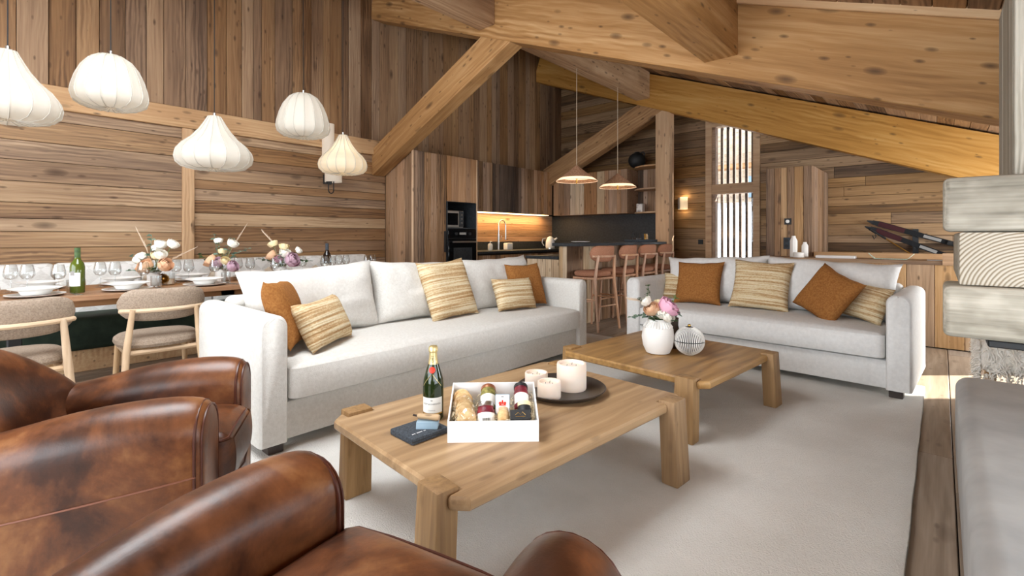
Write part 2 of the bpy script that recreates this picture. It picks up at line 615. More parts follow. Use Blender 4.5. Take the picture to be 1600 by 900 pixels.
def mk(name, geo, mat, parent=None, w=False, smooth=True, loc=None, rotz=0, sub=0, angle=40, M4=None):
    """link ONE mesh object. geo in parent space, or world space when w."""
    if isinstance(geo, list):
        geo = join(geo)
    v, f = geo
    if w and parent is not None:
        inv = wm(parent).inverted()
        v = [tuple(inv @ Vector(p)) for p in v]
    if w and parent is None and loc is None:
        # origin at the base centre
        xs = [p[0] for p in v]; ys = [p[1] for p in v]; zs = [p[2] for p in v]
        loc = ((min(xs) + max(xs)) / 2, (min(ys) + max(ys)) / 2, min(zs))
        v = [(p[0] - loc[0], p[1] - loc[1], p[2] - loc[2]) for p in v]
    me = bpy.data.meshes.new(name)
    me.from_pydata([tuple(p) for p in v], [], f)
    me.validate()
    bm = bmesh.new()
    bm.from_mesh(me)
    bmesh.ops.recalc_face_normals(bm, faces=bm.faces[:])
    bm.to_mesh(me)
    bm.free()
    if smooth:
        me.polygons.foreach_set('use_smooth', [True] * len(me.polygons))
        try:
            me.set_sharp_from_angle(angle=R(angle))
        except Exception:
            pass
    me.materials.append(M[mat] if isinstance(mat, str) else mat)
    o = bpy.data.objects.new(name, me)
    COL.objects.link(o)
    o.parent = parent
    if loc is not None:
        o.location = loc
    if rotz:
        o.rotation_euler = (0, 0, rotz)
    if M4 is not None:
        o.matrix_basis = M4
    if sub:
        md = o.modifiers.new('smooth', 'SUBSURF')
        md.levels = sub
        md.render_levels = sub
    return o


def tag(o, label, cat, group=None):
    o['label'] = label
    o['category'] = cat
    if group:
        o['group'] = group
    return o


def thing(name, label, cat, loc=(0, 0, 0), rotz=0, group=None):
    o = bpy.data.objects.new(name, None)
    COL.objects.link(o)
    o.empty_display_size = .1
    o.location = loc
    o.rotation_euler = (0, 0, rotz)
    return tag(o, label, cat, group)


def struct(name, geo, mat, smooth=False):
    o = mk(name, geo, mat, None, smooth=smooth, loc=(0, 0, 0))
    o['kind'] = 'structure'
    return o


def copytree(o, parent=None):
    c = o.copy()
    COL.objects.link(c)
    c.parent = parent
    for ch in list(o.children):
        copytree(ch, c)
    return c


def board(parent, name, org, l, n, L, W, T, mat, ch=.003):
    l, n = Vector(l).normalized(), Vector(n).normalized()
    w = n.cross(l)
    c = min(ch, W * .2, T * .4)
    sec = [(-W / 2, 0), (-W / 2, T - c), (-W / 2 + c, T), (W / 2 - c, T), (W / 2, T - c), (W / 2, 0)]
    v = [(s * L / 2, a, b) for s in (-1, 1) for a, b in sec]
    f = [tuple(range(6)), tuple(range(6, 12))] + [(i, (i + 1) % 6, 6 + (i + 1) % 6, 6 + i) for i in range(6)]
    m = Matrix((l, w, n)).transposed().to_4x4()
    m.translation = Vector(org)
    o = mk(name, (v, f), mat, parent, smooth=False)
    o.matrix_basis = wm(parent).inverted() @ m if parent else m
    return o


def boards(parent, name, o, l, w, n, L, W, wid, T=.02, mats='wall', seed=1, jit=.004, split=None, clip=None, gap=.004):
    rng = random.Random(seed)
    o, l, w, n = Vector(o), Vector(l).normalized(), Vector(w).normalized(), Vector(n).normalized()
    p = 0
    while p < W - 1e-4:
        b = rng.uniform(*wid)
        if W - p - b < wid[0] * .7:
            b = W - p
        a0, a1 = (0, L) if clip is None else clip(p + b / 2)
        cuts = [a0]
        if split:
            q = a0 + rng.uniform(.25, 1) * split
            while q < a1 - .3 * split:
                cuts.append(q)
                q += split * rng.uniform(.7, 1.2)
        cuts.append(a1)
        for c0, c1 in zip(cuts, cuts[1:]):
            if c1 - c0 < .03:
                continue
            mt = mats if isinstance(mats, str) else rng.choice(mats)
            board(parent, name, o + l * (c0 + c1) / 2 + w * (p + b / 2) + n * rng.uniform(-jit, 0), l, n,
                  c1 - c0 - gap, b - gap, T + rng.uniform(0, jit), mt)
        p += b


def timber(name, org, l, n, L, W, T, mat, parent=None):
    """squared timber, length along local x; org = centre of its axis"""
    l, n = Vector(l).normalized(), Vector(n).normalized()
    w = n.cross(l)
    m = Matrix((l, w, n)).transposed().to_4x4()
    m.translation = Vector(org)
    o = mk(name, rbox(-L / 2, L / 2, -W / 2, W / 2, -T / 2, T / 2, .006, 1), mat, parent)
    o.matrix_basis = wm(parent).inverted() @ m if parent else m
    return o


def text(parent, name, s, size, mat, fn, depth=0):
    cu = bpy.data.curves.new('t', 'FONT')
    cu.body = s
    cu.size = size
    cu.align_x = 'CENTER'
    cu.align_y = 'CENTER'
    cu.resolution_u = 3
    ob = bpy.data.objects.new('t', cu)
    COL.objects.link(ob)
    bpy.context.view_layer.update()
    dg = bpy.context.evaluated_depsgraph_get()
    me = bpy.data.meshes.new_from_object(ob.evaluated_get(dg))
    v = [tuple(fn(p.co.x, p.co.y)) for p in me.vertices]
    f = [tuple(q.vertices) for q in me.polygons]
    bpy.data.objects.remove(ob)
    bpy.data.curves.remove(cu)
    bpy.data.meshes.remove(me)
    return mk(name, (v, f), mat, parent, smooth=False)


# =================================================================== ROOM
XL, YE, YR, XR = -6.0, 8.26, -3.2, 1.6
SL = .39
ZB = lambda x: 1.88 - SL * x          # underside of the rafters
ZC = lambda x: ZB(x) + .56            # ceiling

rng0 = random.Random(11)
fl = struct('floor', bb(XL - .2, XR + .2, YR - .2, YE + .2, -.12, -.02), 'back')
boards(fl, 'floor_plank', (XL, YR, -.02), (0, 1, 0), (1, 0, 0), (0, 0, 1), YE - YR, XR - XL, (.19, .26), .02, 'floor', 5, 0, 3.6, gap=.004)

wl = struct('wall_left', bb(XL - .25, XL, YR - .2, YE + .2, -.02, 5.2), 'back')
nx = (1, 0, 0)
boards(wl, 'wall_board', (XL, YR, 0), (0, 1, 0), (0, 0, 1), nx, 1.455 - YR, 2.30, (.10, .20), .025, 'wall', 3, split=5.5)
boards(wl, 'wall_board', (XL, 1.565, 0), (0, 1, 0), (0, 0, 1), nx, 3.94 - 1.565, 2.30, (.09, .19), .025, ['wall', 'wall', 'wallv'], 8)
boards(wl, 'wall_upright_board', (XL, -.4, 2.42), (0, 0, 1), (0, 1, 0), nx, 2.35, YE + .4, (.085, .21), .03, 'wallv', 4, jit=.012)
timber('wall_post', (XL + .02, 1.51, 1.15), (0, 0, 1), nx, 2.3, .11, .06, 'trim', wl)
timber('wall_rail', (XL + .02, (YR + 3.94) / 2, 2.405), (0, 1, 0), nx, 3.94 - YR, .21, .09, 'trim', wl)

# end wall with the window hole
WX0, WX1 = -2.86, -2.22
we = struct('wall_end', join([bb(XL - .2, WX0, YE, YE + .2, -.02, 5.2), bb(WX1, XR + .2, YE, YE + .2, -.02, 3.6),
                              bb(WX0, WX1, YE, YE + .2, -.02, .1), bb(WX0, WX1, YE, YE + .2, 3.0, 4)]), 'back')
ny = (0, -1, 0)
cl = lambda x0: (lambda p: (0, max(0, min(99, (2.44 - p) / SL - x0))))


def clipend(x0, x1, z0):
    def fn(p):
        z = z0 + p
        xm = min(x1, (2.44 - z) / SL)
        return (0, max(0, xm - x0))
    return fn


boards(we, 'wall_board', (XL, YE, 0), (1, 0, 0), (0, 0, 1), ny, WX0 - .06 - XL, 4.7, (.12, .2), .025, 'wallend', 21, clip=clipend(XL, WX0 - .06, 0))
boards(we, 'wall_board', (WX1 + .06, YE, 0), (1, 0, 0), (0, 0, 1), ny, 3.9, 3.4, (.1, .19), .025, 'wallend', 22, split=3.5, clip=clipend(WX1 + .06, XR, 0))

wr = struct('wall_right', join([bb(XR, XR + .2, YR - .2, -1.3, -.02, 2.0), bb(XR, XR + .2, 2.5, 5.95, -.02, 2.0), bb(XR, XR + .2, 6.95, YE + .2, -.02, 2.0),
                                bb(XR, XR + .2, -1.3, 2.5, -.02, .3), bb(XR, XR + .2, -1.3, 2.5, 1.6, 2.0),
                                bb(XR, XR + .2, 5.95, 6.95, -.02, .3), bb(XR, XR + .2, 5.95, 6.95, 1.62, 2.0)]), 'low')
wb = struct('wall_rear', join([bb(XL - .2, -5.5, YR - .2, YR, -.02, 5.2), bb(.9, XR + .2, YR - .2, YR, -.02, 2.6), bb(-5.5, .9, YR - .2, YR, 2.7, 5.2),
                               bb(-5.5, .9, YR - .2, YR, -.02, .2)]), 'low')
SKX0, SKX1, SKY0, SKY1 = -3.35, -1.55, -.7, 1.5      # added unseen roof window over the seats, to light rug and sofas


def slab(x0, x1, y0, y1):
    v = [(x, y, ZC(x) + dz) for dz in (.05, .25) for x, y in ((x0, y0), (x1, y0), (x1, y1), (x0, y1))]
    return v, [(0, 1, 2, 3), (4, 5, 6, 7), (0, 1, 5, 4), (1, 2, 6, 5), (2, 3, 7, 6), (3, 0, 4, 7)]


ce = struct('ceiling', join([slab(XL - .2, SKX0, YR - .2, YE + .2), slab(SKX1, XR + .2, YR - .2, YE + .2), slab(SKX0, SKX1, YR - .2, SKY0), slab(SKX0, SKX1, SKY1, YE + .2)]), 'ceil')
sdir = Vector((1, 0, -SL)).normalized()
cn = Vector((-SL, 0, -1)).normalized()
Ls = (XR - XL) / sdir.x


def clipsky(p):
    x = XL + p * sdir.x
    return (SKY1 + .62, YE + .6) if SKX0 - .05 < x < SKX1 + .05 else (0, YE + .6)


boards(ce, 'ceiling_board', (XL, -.6, ZC(XL) + .05), (0, 1, 0), sdir, cn, YE + .6, Ls, (.13, .2), .025, 'ceil', 31, split=4.5, clip=clipsky)
wn = struct('window_5', join([slab(SKX0, SKX0 + .06, SKY0, SKY1), slab(SKX1 - .06, SKX1, SKY0, SKY1), slab(SKX0, SKX1, SKY0, SKY0 + .06), slab(SKX0, SKX1, SKY1 - .06, SKY1), slab((SKX0 + SKX1) / 2 - .03, (SKX0 + SKX1) / 2 + .03, SKY0, SKY1)]), 'trim')  # frame of the added roof opening, out of view
v = [(x, y, ZC(x) + dz) for dz in (.17, .18) for x, y in ((SKX0, SKY0), (SKX1, SKY0), (SKX1, SKY1), (SKX0, SKY1))]
mk('pane', (v, [(0, 1, 2, 3), (4, 5, 6, 7)]), 'pane', wn, smooth=False)

# windows ---------------------------------------------------------------
w1 = struct('window_1', join([bb(WX0 - .10, WX0, YE - .06, YE + .1, .05, 3.15), bb(WX1, WX1 + .10, YE - .06, YE + .1, .05, 3.15),
                              bb(WX0 + .0, WX1, YE - .05, YE + .1, 1.86, 2.02), bb(WX0, WX1, YE - .05, YE + .1, .05, .14), bb(WX0, WX1, YE - .05, YE + .1, 2.98, 3.15)]), 'trim')
mk('window_jamb', [bb(WX0, WX0 + .05, YE - .03, YE + .1, .14, 1.86), bb(WX0, WX0 + .05, YE - .03, YE + .1, 2.02, 2.98)], 'cab', w1, smooth=False)
for z0, z1 in ((.14, 1.86), (2.02, 2.98)):
    mk('pane', bb(WX0, WX1, YE + .075, YE + .081, z0, z1), 'pane', w1, smooth=False)
    for k in range(6):
        x = WX0 + .11 + k * .096
        mk('slat', rbox(x - .020, x + .020, YE + .11, YE + .16, z0, z1, .003, 1), 'cabdark', w1)  # dark wood tone stands in for the backlit shade on the slats
for i, (y0, y1, z0, z1, nm) in enumerate(((-1.3, 2.5, .3, 1.6, 3), (5.95, 6.95, .3, 1.62, 1))):
    wn = struct('window_%d' % (i + 2), join([bb(XR, XR + .12, y0, y1, z0, z0 + .06), bb(XR, XR + .12, y0, y1, z1 - .06, z1), bb(XR, XR + .12, y0, y0 + .06, z0, z1), bb(XR, XR + .12, y1 - .06, y1, z0, z1)]
                                          + [bb(XR, XR + .12, y0 + (y1 - y0) * k / nm - .04, y0 + (y1 - y0) * k / nm + .04, z0, z1) for k in range(1, nm)]), 'trim')
    mk('pane', bb(XR + .07, XR + .08, y0 + .05, y1 - .05, z0 + .05, z1 - .05), 'pane', wn, smooth=False)
wn = struct('window_4', join([bb(-5.5, .9, YR - .12, YR - .0, .2, .28), bb(-5.5, .9, YR - .12, YR, 2.62, 2.7)] + [bb(-5.5 + 1.6 * k - .04, -5.5 + 1.6 * k + .04, YR - .12, YR, .2, 2.7) for k in range(5)]), 'trim')
mk('pane', bb(-5.5, .9, YR - .09, YR - .08, .25, 2.65), 'pane', wn, smooth=False)

# outside: snowy ground and the neighbour's timber house
sn = struct('snow_ground', ([(-40, YE + .6, -1.5), (30, YE + .6, -1.5), (30, 26, 2.9), (-40, 26, 2.9), (30, 60, 5.0), (-40, 60, 5.0),
                             (-40, YE + .6, -2.5), (30, YE + .6, -2.5), (30, 60, -2.5), (-40, 60, -2.5)],
                            [(0, 1, 2, 3), (3, 2, 4, 5), (0, 1, 7, 6), (4, 5, 9, 8), (6, 7, 8, 9), (1, 2, 4, 8, 7), (0, 3, 5, 9, 6)]), 'snow')
nb = thing('neighbour_chalet', 'pale timber chalet with a snowy roof seen outside through the slatted window', 'house', (-9.5, 27, 2.6))
mk('house_wall', bb(-4, 4, -.2, 6, 0, 4.4), 'cabpale', nb, smooth=False)
mk('roof', [xf(bb(-5, 0.1, -1.2, 7, 0, .35), Matrix.Translation((0, 0, 6.1)) @ Matrix.Rotation(R(-18), 4, 'Y')), xf(bb(-.1, 5, -1.2, 7, 0, .35), Matrix.Translation((0, 0, 6.1)) @ Matrix.Rotation(R(18), 4, 'Y'))], 'snow', nb, smooth=False)
mk('gable', ([(-4, -.2, 4.4), (4, -.2, 4.4), (0, -.2, 5.9), (-4, 0, 4.4), (4, 0, 4.4), (0, 0, 5.9)], [(0, 1, 2), (3, 4, 5), (0, 1, 4, 3), (1, 2, 5, 4), (2, 0, 3, 5)]), 'cabwarm', nb, smooth=False)
mk('balcony', bb(-4.2, 4.2, -1.0, -.2, 2.1, 2.3), 'cabwarm', nb, smooth=False)
for k in range(3):
    mk('house_window', bb(-3.3 + k * 2.6, -2.1 + k * 2.6, -.26, -.18, .6, 1.7), 'bluegrey', nb, smooth=False)

# roof timbers -----------------------------------------------------------
for i, (y0, mat, lab) in enumerate(((3.72, 'beam', 'deep pale rafter beam carrying the two cross purlins, in front of the golden-tinted one'),
                                    (7.40, 'beamwarmlit', 'deep rafter beam with warm light painted in as a golden tint, above the slatted window and the kitchen post'))):
    x0, x1 = XL - .05, XR + .1
    L = (x1 - x0) / sdir.x
    xm = (x0 + x1) / 2
    org = Vector((xm, y0 + .105, ZB(xm))) - cn * (.52 / 2)
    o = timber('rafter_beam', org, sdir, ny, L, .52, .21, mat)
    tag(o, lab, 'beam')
    # knee brace from the wall up to the rafter
    xa, xb = (XL + .03, -3.35) if i == 0 else (XL + .33, -3.35)
    zl = lambda x: 2.0 + .45 * (x + 6)
    dv = Vector((1, 0, .45)).normalized()
    nv = Vector((-.45, 0, 1)).normalized()
    Lb = (xb - xa) / dv.x
    org = Vector(((xa + xb) / 2, y0 + .105, zl((xa + xb) / 2))) + nv * .17 
    o = timber('knee_brace', org, dv, ny, Lb, .34, .20, 'beam')
    tag(o, ['broad sloping timber brace rising from the wall beside the tall kitchen cabinet', 'sloping timber brace above the wall cupboards behind the cone lamps'][i], 'beam')
PUR = ((-3.81, -3.575, 3.43), (-1.354, -1.108, 2.48))
for j, (x0, x1, z0) in enumerate(PUR):
    for k, (ya, yb) in enumerate(((-.9, 3.72), (3.93, 7.40), (7.61, YE))):
        if j == 1 and k == 1:
            continue
        zt = ZC(x0) + .03
        o = timber('purlin', ((x0 + x1) / 2, (ya + yb) / 2, (z0 + zt) / 2), (0, 1, 0), (0, 0, 1), yb - ya, x1 - x0, zt - z0, 'beam')
        where = ['overhead purlin on the living room side of the pale rafter', 'purlin between the pale and the golden-tinted rafter', 'short purlin between the golden-tinted rafter and the end wall'][k]
        tag(o, ['higher ', 'lower '][j] + where, 'beam')
tr = timber('trim_1', Vector((.1, 3.70, ZC(.1) + .03)) , sdir, -cn, 3.4, .03, .10, 'trim')
tr['kind'] = 'structure'
o = timber('kitchen_post', (-3.365, 7.506, 1.65), (0, 0, 1), ny, 3.30, .23, .2, 'trim')
tag(o, 'pale square timber post at the end of the bar counter', 'post')

# low panelled wall, closet block ---------------------------------------
lw = thing('low_wall', 'waist-high boarded wall with a plank top behind the two-seat sofa', 'low wall', (-.5, 6.85, 0))
mk('core', bb(-1.72, .8, 6.62, 7.06, 0, .86), 'back', lw, w=True, smooth=False)
boards(lw, 'board', (-1.72, 6.62, .01), (0, 0, 1), (1, 0, 0), ny, .85, 2.52, (.16, .24), .022, 'low', 41)
for k, (ya, yb) in enumerate(((6.585, 6.74), (6.745, 6.90), (6.905, 7.06))):
    board(lw, 'cap_plank', (-.46, (ya + yb) / 2, .86), (1, 0, 0), (0, 0, 1), 2.52, yb - ya - .002, .04, 'wall')
board(lw, 'back_rail', (-.2, 7.11, .86), (1, 0, 0), (0, 0, 1), 2.0, .08, .1, 'trim')
board(lw, 'end_block', (.08, 6.63, .86), (1, 0, 0), (0, 0, 1), .14, .1, .12, 'trim')
cb = thing('closet', 'boarded closet block with a light switch, standing behind the low wall', 'closet', (-1.48, 7.68, 0))
mk('core', bb(-1.74, -1.24, 7.12, YE - .03, 0, 2.05), 'back', cb, w=True, smooth=False)
boards(cb, 'board', (-1.76, 7.12, 0), (0, 0, 1), (1, 0, 0), ny, 2.06, .54, (.07, .12), .022, ['cab', 'low'], 42)
boards(cb, 'board', (-1.24, 7.12, 0), (0, 0, 1), (0, 1, 0), nx, 2.06, YE - 7.16, (.1, .16), .022, 'cab', 43)
p = aty(1231, 346, 7.09)
o = thing('light_switch', 'black square switch with a white rotary knob on the closet', 'switch', p)
mk('plate', bb(-.04, .04, -.01, .005, -.04, .04), 'black', o, smooth=False)
mk('knob', xf(lathe([(.022, 0), (.022, .012), (.018, .016)], 16, cap1=True), Matrix.Translation((0, -.01, 0)) @ Matrix.Rotation(R(90), 4, 'X')), 'white', o)
p = aty(1229.5, 380, 7.09)
o = thing('double_socket', 'blue-grey double socket plate below the closet switch', 'socket', p)
mk('plate', bb(-.038, .038, -.01, .005, -.075, .075), 'felt', o, smooth=False)
for s in (-1, 1):
    mk('socket_hole', xf(lathe([(.022, 0), (.022, .004)], 14, cap1=True), Matrix.Translation((0, -.009, s * .037)) @ Matrix.Rotation(R(90), 4, 'X')), 'black', o)
p = aty(1095, 378, YE - .03)
o = thing('wall_socket', 'small black socket on the plank wall beside the slatted window', 'socket', p)
mk('plate', bb(-.04, .04, -.012, .0, -.04, .04), 'black', o, smooth=False)
mk('socket_hole', xf(lathe([(.022, 0), (.022, .004)], 14, cap1=True), Matrix.Translation((0, -.011, 0)) @ Matrix.Rotation(R(90), 4, 'X')), 'ink', o)
# wall sconce
p = aty(1069, 318, YE - .03)
o = thing('wall_sconce', 'small white scalloped up-and-down wall lamp beside the bar post', 'wall lamp', p)
mk('back_plate', bb(-.06, .04, -.02, 0, -.09, .09), 'matwhite', o, smooth=False)
for dz in (-.05, .05):
    mk('scallop', xf(lathe([(.055, -.05), (.055, .05)], 20, cap0=False), Matrix.Translation((-.035, -.045, dz))), 'matwhite', o)
mk('shade', lathe([(.065, -.105), (.065, .105)], 24, .02, -.065, 0, cap0=False), 'sconce', o)
for dz, pw in ((.13, .9), (-.13, .5)):
    l = bpy.data.lights.new('sconce_bulb', 'POINT')
    l.energy = pw; l.color = (1, .72, .4); l.shadow_soft_size = .02
    b = bpy.data.objects.new('sconce_bulb', l); COL.objects.link(b)
    b.location = p + Vector((.02, -.07, dz))

# =================================================================== KITCHEN
def cabinet(name, label, y0, y1, x0, x1, z0, z1, fm, seed, side=None, doors=None, cat='cabinet', wid=(.07, .12)):
    c = thing(name, label, cat, ((x0 + x1) / 2, (y0 + y1) / 2, z0))
    mk('carcass', bb(x0, x1 - .024, y0 + .004 + (.022 if side else 0), y1 - .004, z0, z1), 'back', c, w=True, smooth=False)
    if doors is None:
        doors = [(y0, y1, z0, z1, fm)]
    for k, (a, b, c0, c1, m) in enumerate(doors):
        d = mk('door', bb(x1 - .026, x1 - .022, a + .003, b - .003, c0 + .003, c1 - .003), 'back', c, w=True, smooth=False)
        boards(d, 'board', (x1 - .022, a + .003, c0 + .003), (0, 0, 1), (0, 1, 0), nx, c1 - c0 - .006, b - a - .006, wid, .02, m, seed + k, .002)
    if side:
        boards(c, 'side_board', (x0, y0 + .022, z0), (0, 0, 1), (1, 0, 0), ny, z1 - z0, x1 - x0, (.1, .18), .022, side, seed + 9, .002)
    return c


c = cabinet('larder_cabinet', 'tall boarded larder cabinet with a black pull next to the dining wall', 3.94, 4.53, -5.97, -5.32, 0, 2.33, 'cab', 51, side='cab')
mk('handle', [bb(-5.32, -5.29, 4.485, 4.497, .93, 1.23)], 'black', c, w=True, smooth=False)
board(c, 'edge_trim', (-5.31, 3.93, 1.165), (0, 0, 1), (.7, -.7, 0), 2.33, .03, .01, 'trim')
c = thing('oven_tower', 'tall boarded appliance cabinet holding the black oven', 'cabinet', (-5.65, 4.84, 0))
mk('carcass', [bb(-5.97, -5.344, 4.535, 5.135, 0, .60), bb(-5.97, -5.344, 4.535, 5.135, 1.66, 2.33), bb(-5.97, -5.32, 4.535, 4.555, .6, 1.66), bb(-5.97, -5.32, 5.115, 5.135, .6, 1.66), bb(-5.97, -5.95, 4.555, 5.115, .6, 1.66), bb(-5.97, -5.33, 4.555, 5.115, 1.27, 1.285)], 'slate', c, w=True, smooth=False)
for c0, c1, m in ((.02, .58, 'cab'), (1.665, 2.33, 'cabwarm')):
    d = mk('door', bb(-5.346, -5.342, 4.54, 5.13, c0, c1), 'back', c, w=True, smooth=False)
    boards(d, 'board', (-5.342, 4.54, c0), (0, 0, 1), (0, 1, 0), nx, c1 - c0, .59, (.09, .16), .02, m, 57, .001)
board(c, 'edge_trim', (-5.332, 5.14, 1.165), (0, 0, 1), nx, 2.33, .025, .014, 'trim')
ov = thing('oven', 'black built-in oven with steel bar handle and lit controls', 'oven', (-5.6, 4.835, .61))
mk('body', bb(-5.94, -5.33, 4.56, 5.11, .61, 1.265), 'black', ov, w=True, smooth=False)
mk('control_panel', rbox(-5.335, -5.305, 4.558, 5.112, 1.13, 1.265, .004, 1), 'oven', ov, w=True)
dd = mk('door', rbox(-5.335, -5.30, 4.558, 5.112, .62, 1.122, .005, 1), 'oven', ov, w=True)
mk('window', bb(-5.301, -5.298, 4.65, 5.02, .70, .99), 'slate', dd, w=True, smooth=False)
mk('handle', [tube([(-5.255, 4.60, 1.075), (-5.255, 5.07, 1.075)], .013, 10), tube([(-5.30, 4.64, 1.075), (-5.255, 4.64, 1.075)], .008, 8), tube([(-5.30, 5.03, 1.075), (-5.255, 5.03, 1.075)], .008, 8)], 'steel', dd, w=True)
for k, y in enumerate((4.70, 4.97)):
    mk('knob', xf(lathe([(.022, 0), (.022, .02), (.018, .024)], 16, cap1=True), Matrix.Translation((-5.305, y, 1.195)) @ Matrix.Rotation(R(90), 4, 'Y')), 'black', ov, w=True)
mk('display', bb(-5.306, -5.303, 4.77, 4.90, 1.18, 1.215), 'greyink', ov, w=True, smooth=False)
mw = thing('microwave', 'small steel microwave inside the cabinet niche above the oven', 'microwave', (-5.6, 4.76, 1.286))
mk('case', rbox(-5.85, -5.44, 4.57, 4.97, 1.286, 1.545, .006, 1), 'steel', mw, w=True)
mk('door', bb(-5.442, -5.43, 4.58, 4.87, 1.30, 1.535), 'steel', mw, w=True, smooth=False)
mk('window', bb(-5.431, -5.426, 4.60, 4.85, 1.325, 1.505), 'oven', mw, w=True, smooth=False)
mk('keypad', bb(-5.442, -5.43, 4.88, 4.965, 1.30, 1.535), 'slate', mw, w=True, smooth=False)
for z in (1.36, 1.42, 1.48):
    mk('button', xf(lathe([(.014, 0), (.014, .012)], 12, cap1=True), Matrix.Translation((-5.43, 4.922, z)) @ Matrix.Rotation(R(90), 4, 'Y')), 'steel', mw, w=True)

# base run
c = cabinet('base_cabinet', 'low boarded kitchen cabinets under the black sink worktop', 5.14, 7.9, -5.97, -5.38, 0, .88, 'cab', 61,
            doors=[(5.14, 5.75, .1, .86, 'cab'), (5.75, 6.35, .1, .86, 'cabwarm'), (6.35, 6.95, .1, .86, 'cab'), (6.95, 7.9, .1, .86, 'cab')])
tag(mk('worktop', rbox(-5.97, -5.34, 5.142, 7.90, .88, .92, .003, 1), 'slate', None, w=True), 'black stone worktop with the tap and the kettle on it', 'worktop')
tag(mk('upstand', bb(-5.97, -5.94, 5.142, 7.88, .92, 1.06), 'slate', None, w=True, smooth=False), 'black stone upstand strip behind the tap', 'upstand')
bs = thing('splashback', 'warmly lit plank splashback above the sink worktop', 'splashback', (-5.955, 6.5, 1.06))
boards(bs, 'board', (-5.97, 5.142, 1.06), (0, 1, 0), (0, 0, 1), nx, 2.75, .51, (.09, .15), .02, ['cab', 'cabwarm'], 66)
tag(mk('splash_panel', bb(-5.95, -3.48, 7.885, 7.91, .93, 1.56), 'slate', None, w=True, smooth=False), 'large matt black splash panel on the end wall behind the bar', 'wall panel')
c = cabinet('wall_cupboard', 'row of boarded wall cupboards above the sink, one door almost black', 5.145, 7.5, -5.97, -5.65, 1.57, 2.40, 'cab', 71,
            doors=[(5.145, 5.83, 1.57, 2.40, 'cab'), (5.83, 6.58, 1.57, 2.40, 'cabdark'), (6.58, 7.04, 1.57, 2.40, 'cab'), (7.04, 7.5, 1.57, 2.40, 'cabwarm')], cat='cupboard')
mk('light_strip', bb(-5.90, -5.70, 5.2, 7.45, 1.562, 1.57), 'led', c, w=True, smooth=False)
area('cupboard_light', (-5.80, 6.4, 1.555), (0, 0, 0), .08, 2.3, 13, (1, .62, .25))
c = thing('end_cupboard', 'boarded wall cupboard on the end wall behind the cone lamps', 'cupboard', (-4.85, 7.72, 1.56))
mk('carcass', bb(-5.64, -4.06, 7.545, 8.2, 1.56, 2.33), 'cab', c, w=True, smooth=False)
boards(c, 'board', (-5.645, 7.545, 1.56), (0, 0, 1), (1, 0, 0), ny, .77, 1.59, (.08, .17), .022, ['cab', 'cab', 'cabpale', 'cabwarm'], 81)
wn2 = thing('shelf_backing', 'upright boards behind the curved open shelves', 'wall panel', (-3.77, 7.9, 1.56))
boards(wn2, 'board', (-4.05, 7.93, 1.58), (0, 0, 1), (1, 0, 0), ny, .77, .57, (.08, .13), .022, ['cab', 'cabdark'], 83)
for z, lab in ((1.565, 'lowest curved corner shelf, carrying the marble block'), (1.965, 'empty middle curved corner shelf'), (2.35, 'top curved corner shelf carrying the round black vase')):
    pts = [(-4.05, 7.905), (-4.05, 7.72)] + [(-4.05 + .25 * math.sin(R(a)) * 1.0, 7.55 + .17 * math.cos(R(a)) - .0) for a in range(90, 91)] + [(-3.82, 7.535), (-3.485, 7.52), (-3.485, 7.905)]
    pts = [(-4.06, 7.905)] + [(-3.70 - .36 * math.cos(R(a)), 7.905 - .38 * math.sin(R(a))) for a in range(10, 91, 10)] + [(-3.485, 7.525), (-3.485, 7.905)]
    n = len(pts)
    o = mk('corner_shelf', ([(x, y, z - .012) for x, y in pts] + [(x, y, z + .012) for x, y in pts], [tuple(range(n)), tuple(range(n, 2 * n))] + [(i, (i + 1) % n, n + (i + 1) % n, n + i) for i in range(n)]), 'trim', None, w=True, smooth=False)
    tag(o, lab, 'shelf')
p = aty(1001, 331, 7.68)
tag(mk('marble_block', rbox(-.055, .055, -.05, .05, 0, .145, .004, 1), 'marble', loc=(p.x, 7.68, 1.577)), 'square white veined marble block on the lowest corner shelf', 'ornament')
p = aty(974, 255, 7.72)
o = thing('round_vase', 'round matt black jug with a small handle on the top corner shelf', 'vase', (-4.0, 7.78, 2.362))
mk('body', lathe([(.05, 0), (.11, .03), (.145, .09), (.15, .14), (.135, .2), (.09, .245), (.05, .262), (.045, .28), (.03, .27)], 24), 'black', o)
mk('handle', tube([(.06, 0, .25), (.12, 0, .27), (.15, 0, .24), (.135, 0, .2)], .012, 8), 'black', o)

# tap and small things on the worktop
p = atx(779, 393, -5.72)
o = thing('kitchen_tap', 'tall steel pull-out kitchen tap with arched hose', 'tap', (-5.72, p.y, .92))
mk('column', lathe([(.028, 0), (.028, .01), (.02, .012), (.02, .28)], 16, cap1=True), 'steel', o)
arc = [(0, 0, .28)] + [(.0 + .0, 0 + .09 - .09 * math.cos(R(a)), .42 + .1 * math.sin(R(a))) for a in range(0, 181, 20)] + [(0, .18, .30)]
mk('arched_hose', tube(arc, .01, 8), 'steel', o)
mk('spray_head', tube([(0, .18, .31), (0, .18, .18)], .014, 10), 'steel', o)
mk('lever', tube([(0, .02, .18), (.0, .07, .19), (0, .075, .25)], .008, 8), 'steel', o)
p = atx(766, 393, -5.66)
o = thing('soap_dispenser', 'white ceramic soap dispenser left of the tap', 'dispenser', (-5.66, p.y, .92))
mk('bottle', lathe([(.03, 0), (.042, .02), (.042, .09), (.03, .115), (.012, .12)], 18, cap1=True), 'white', o)
mk('pump', [tube([(0, 0, .12), (0, 0, .155)], .006, 8), tube([(0, 0, .15), (.04, 0, .15)], .006, 8)], 'white', o)
p = atx(791, 393, -5.80)
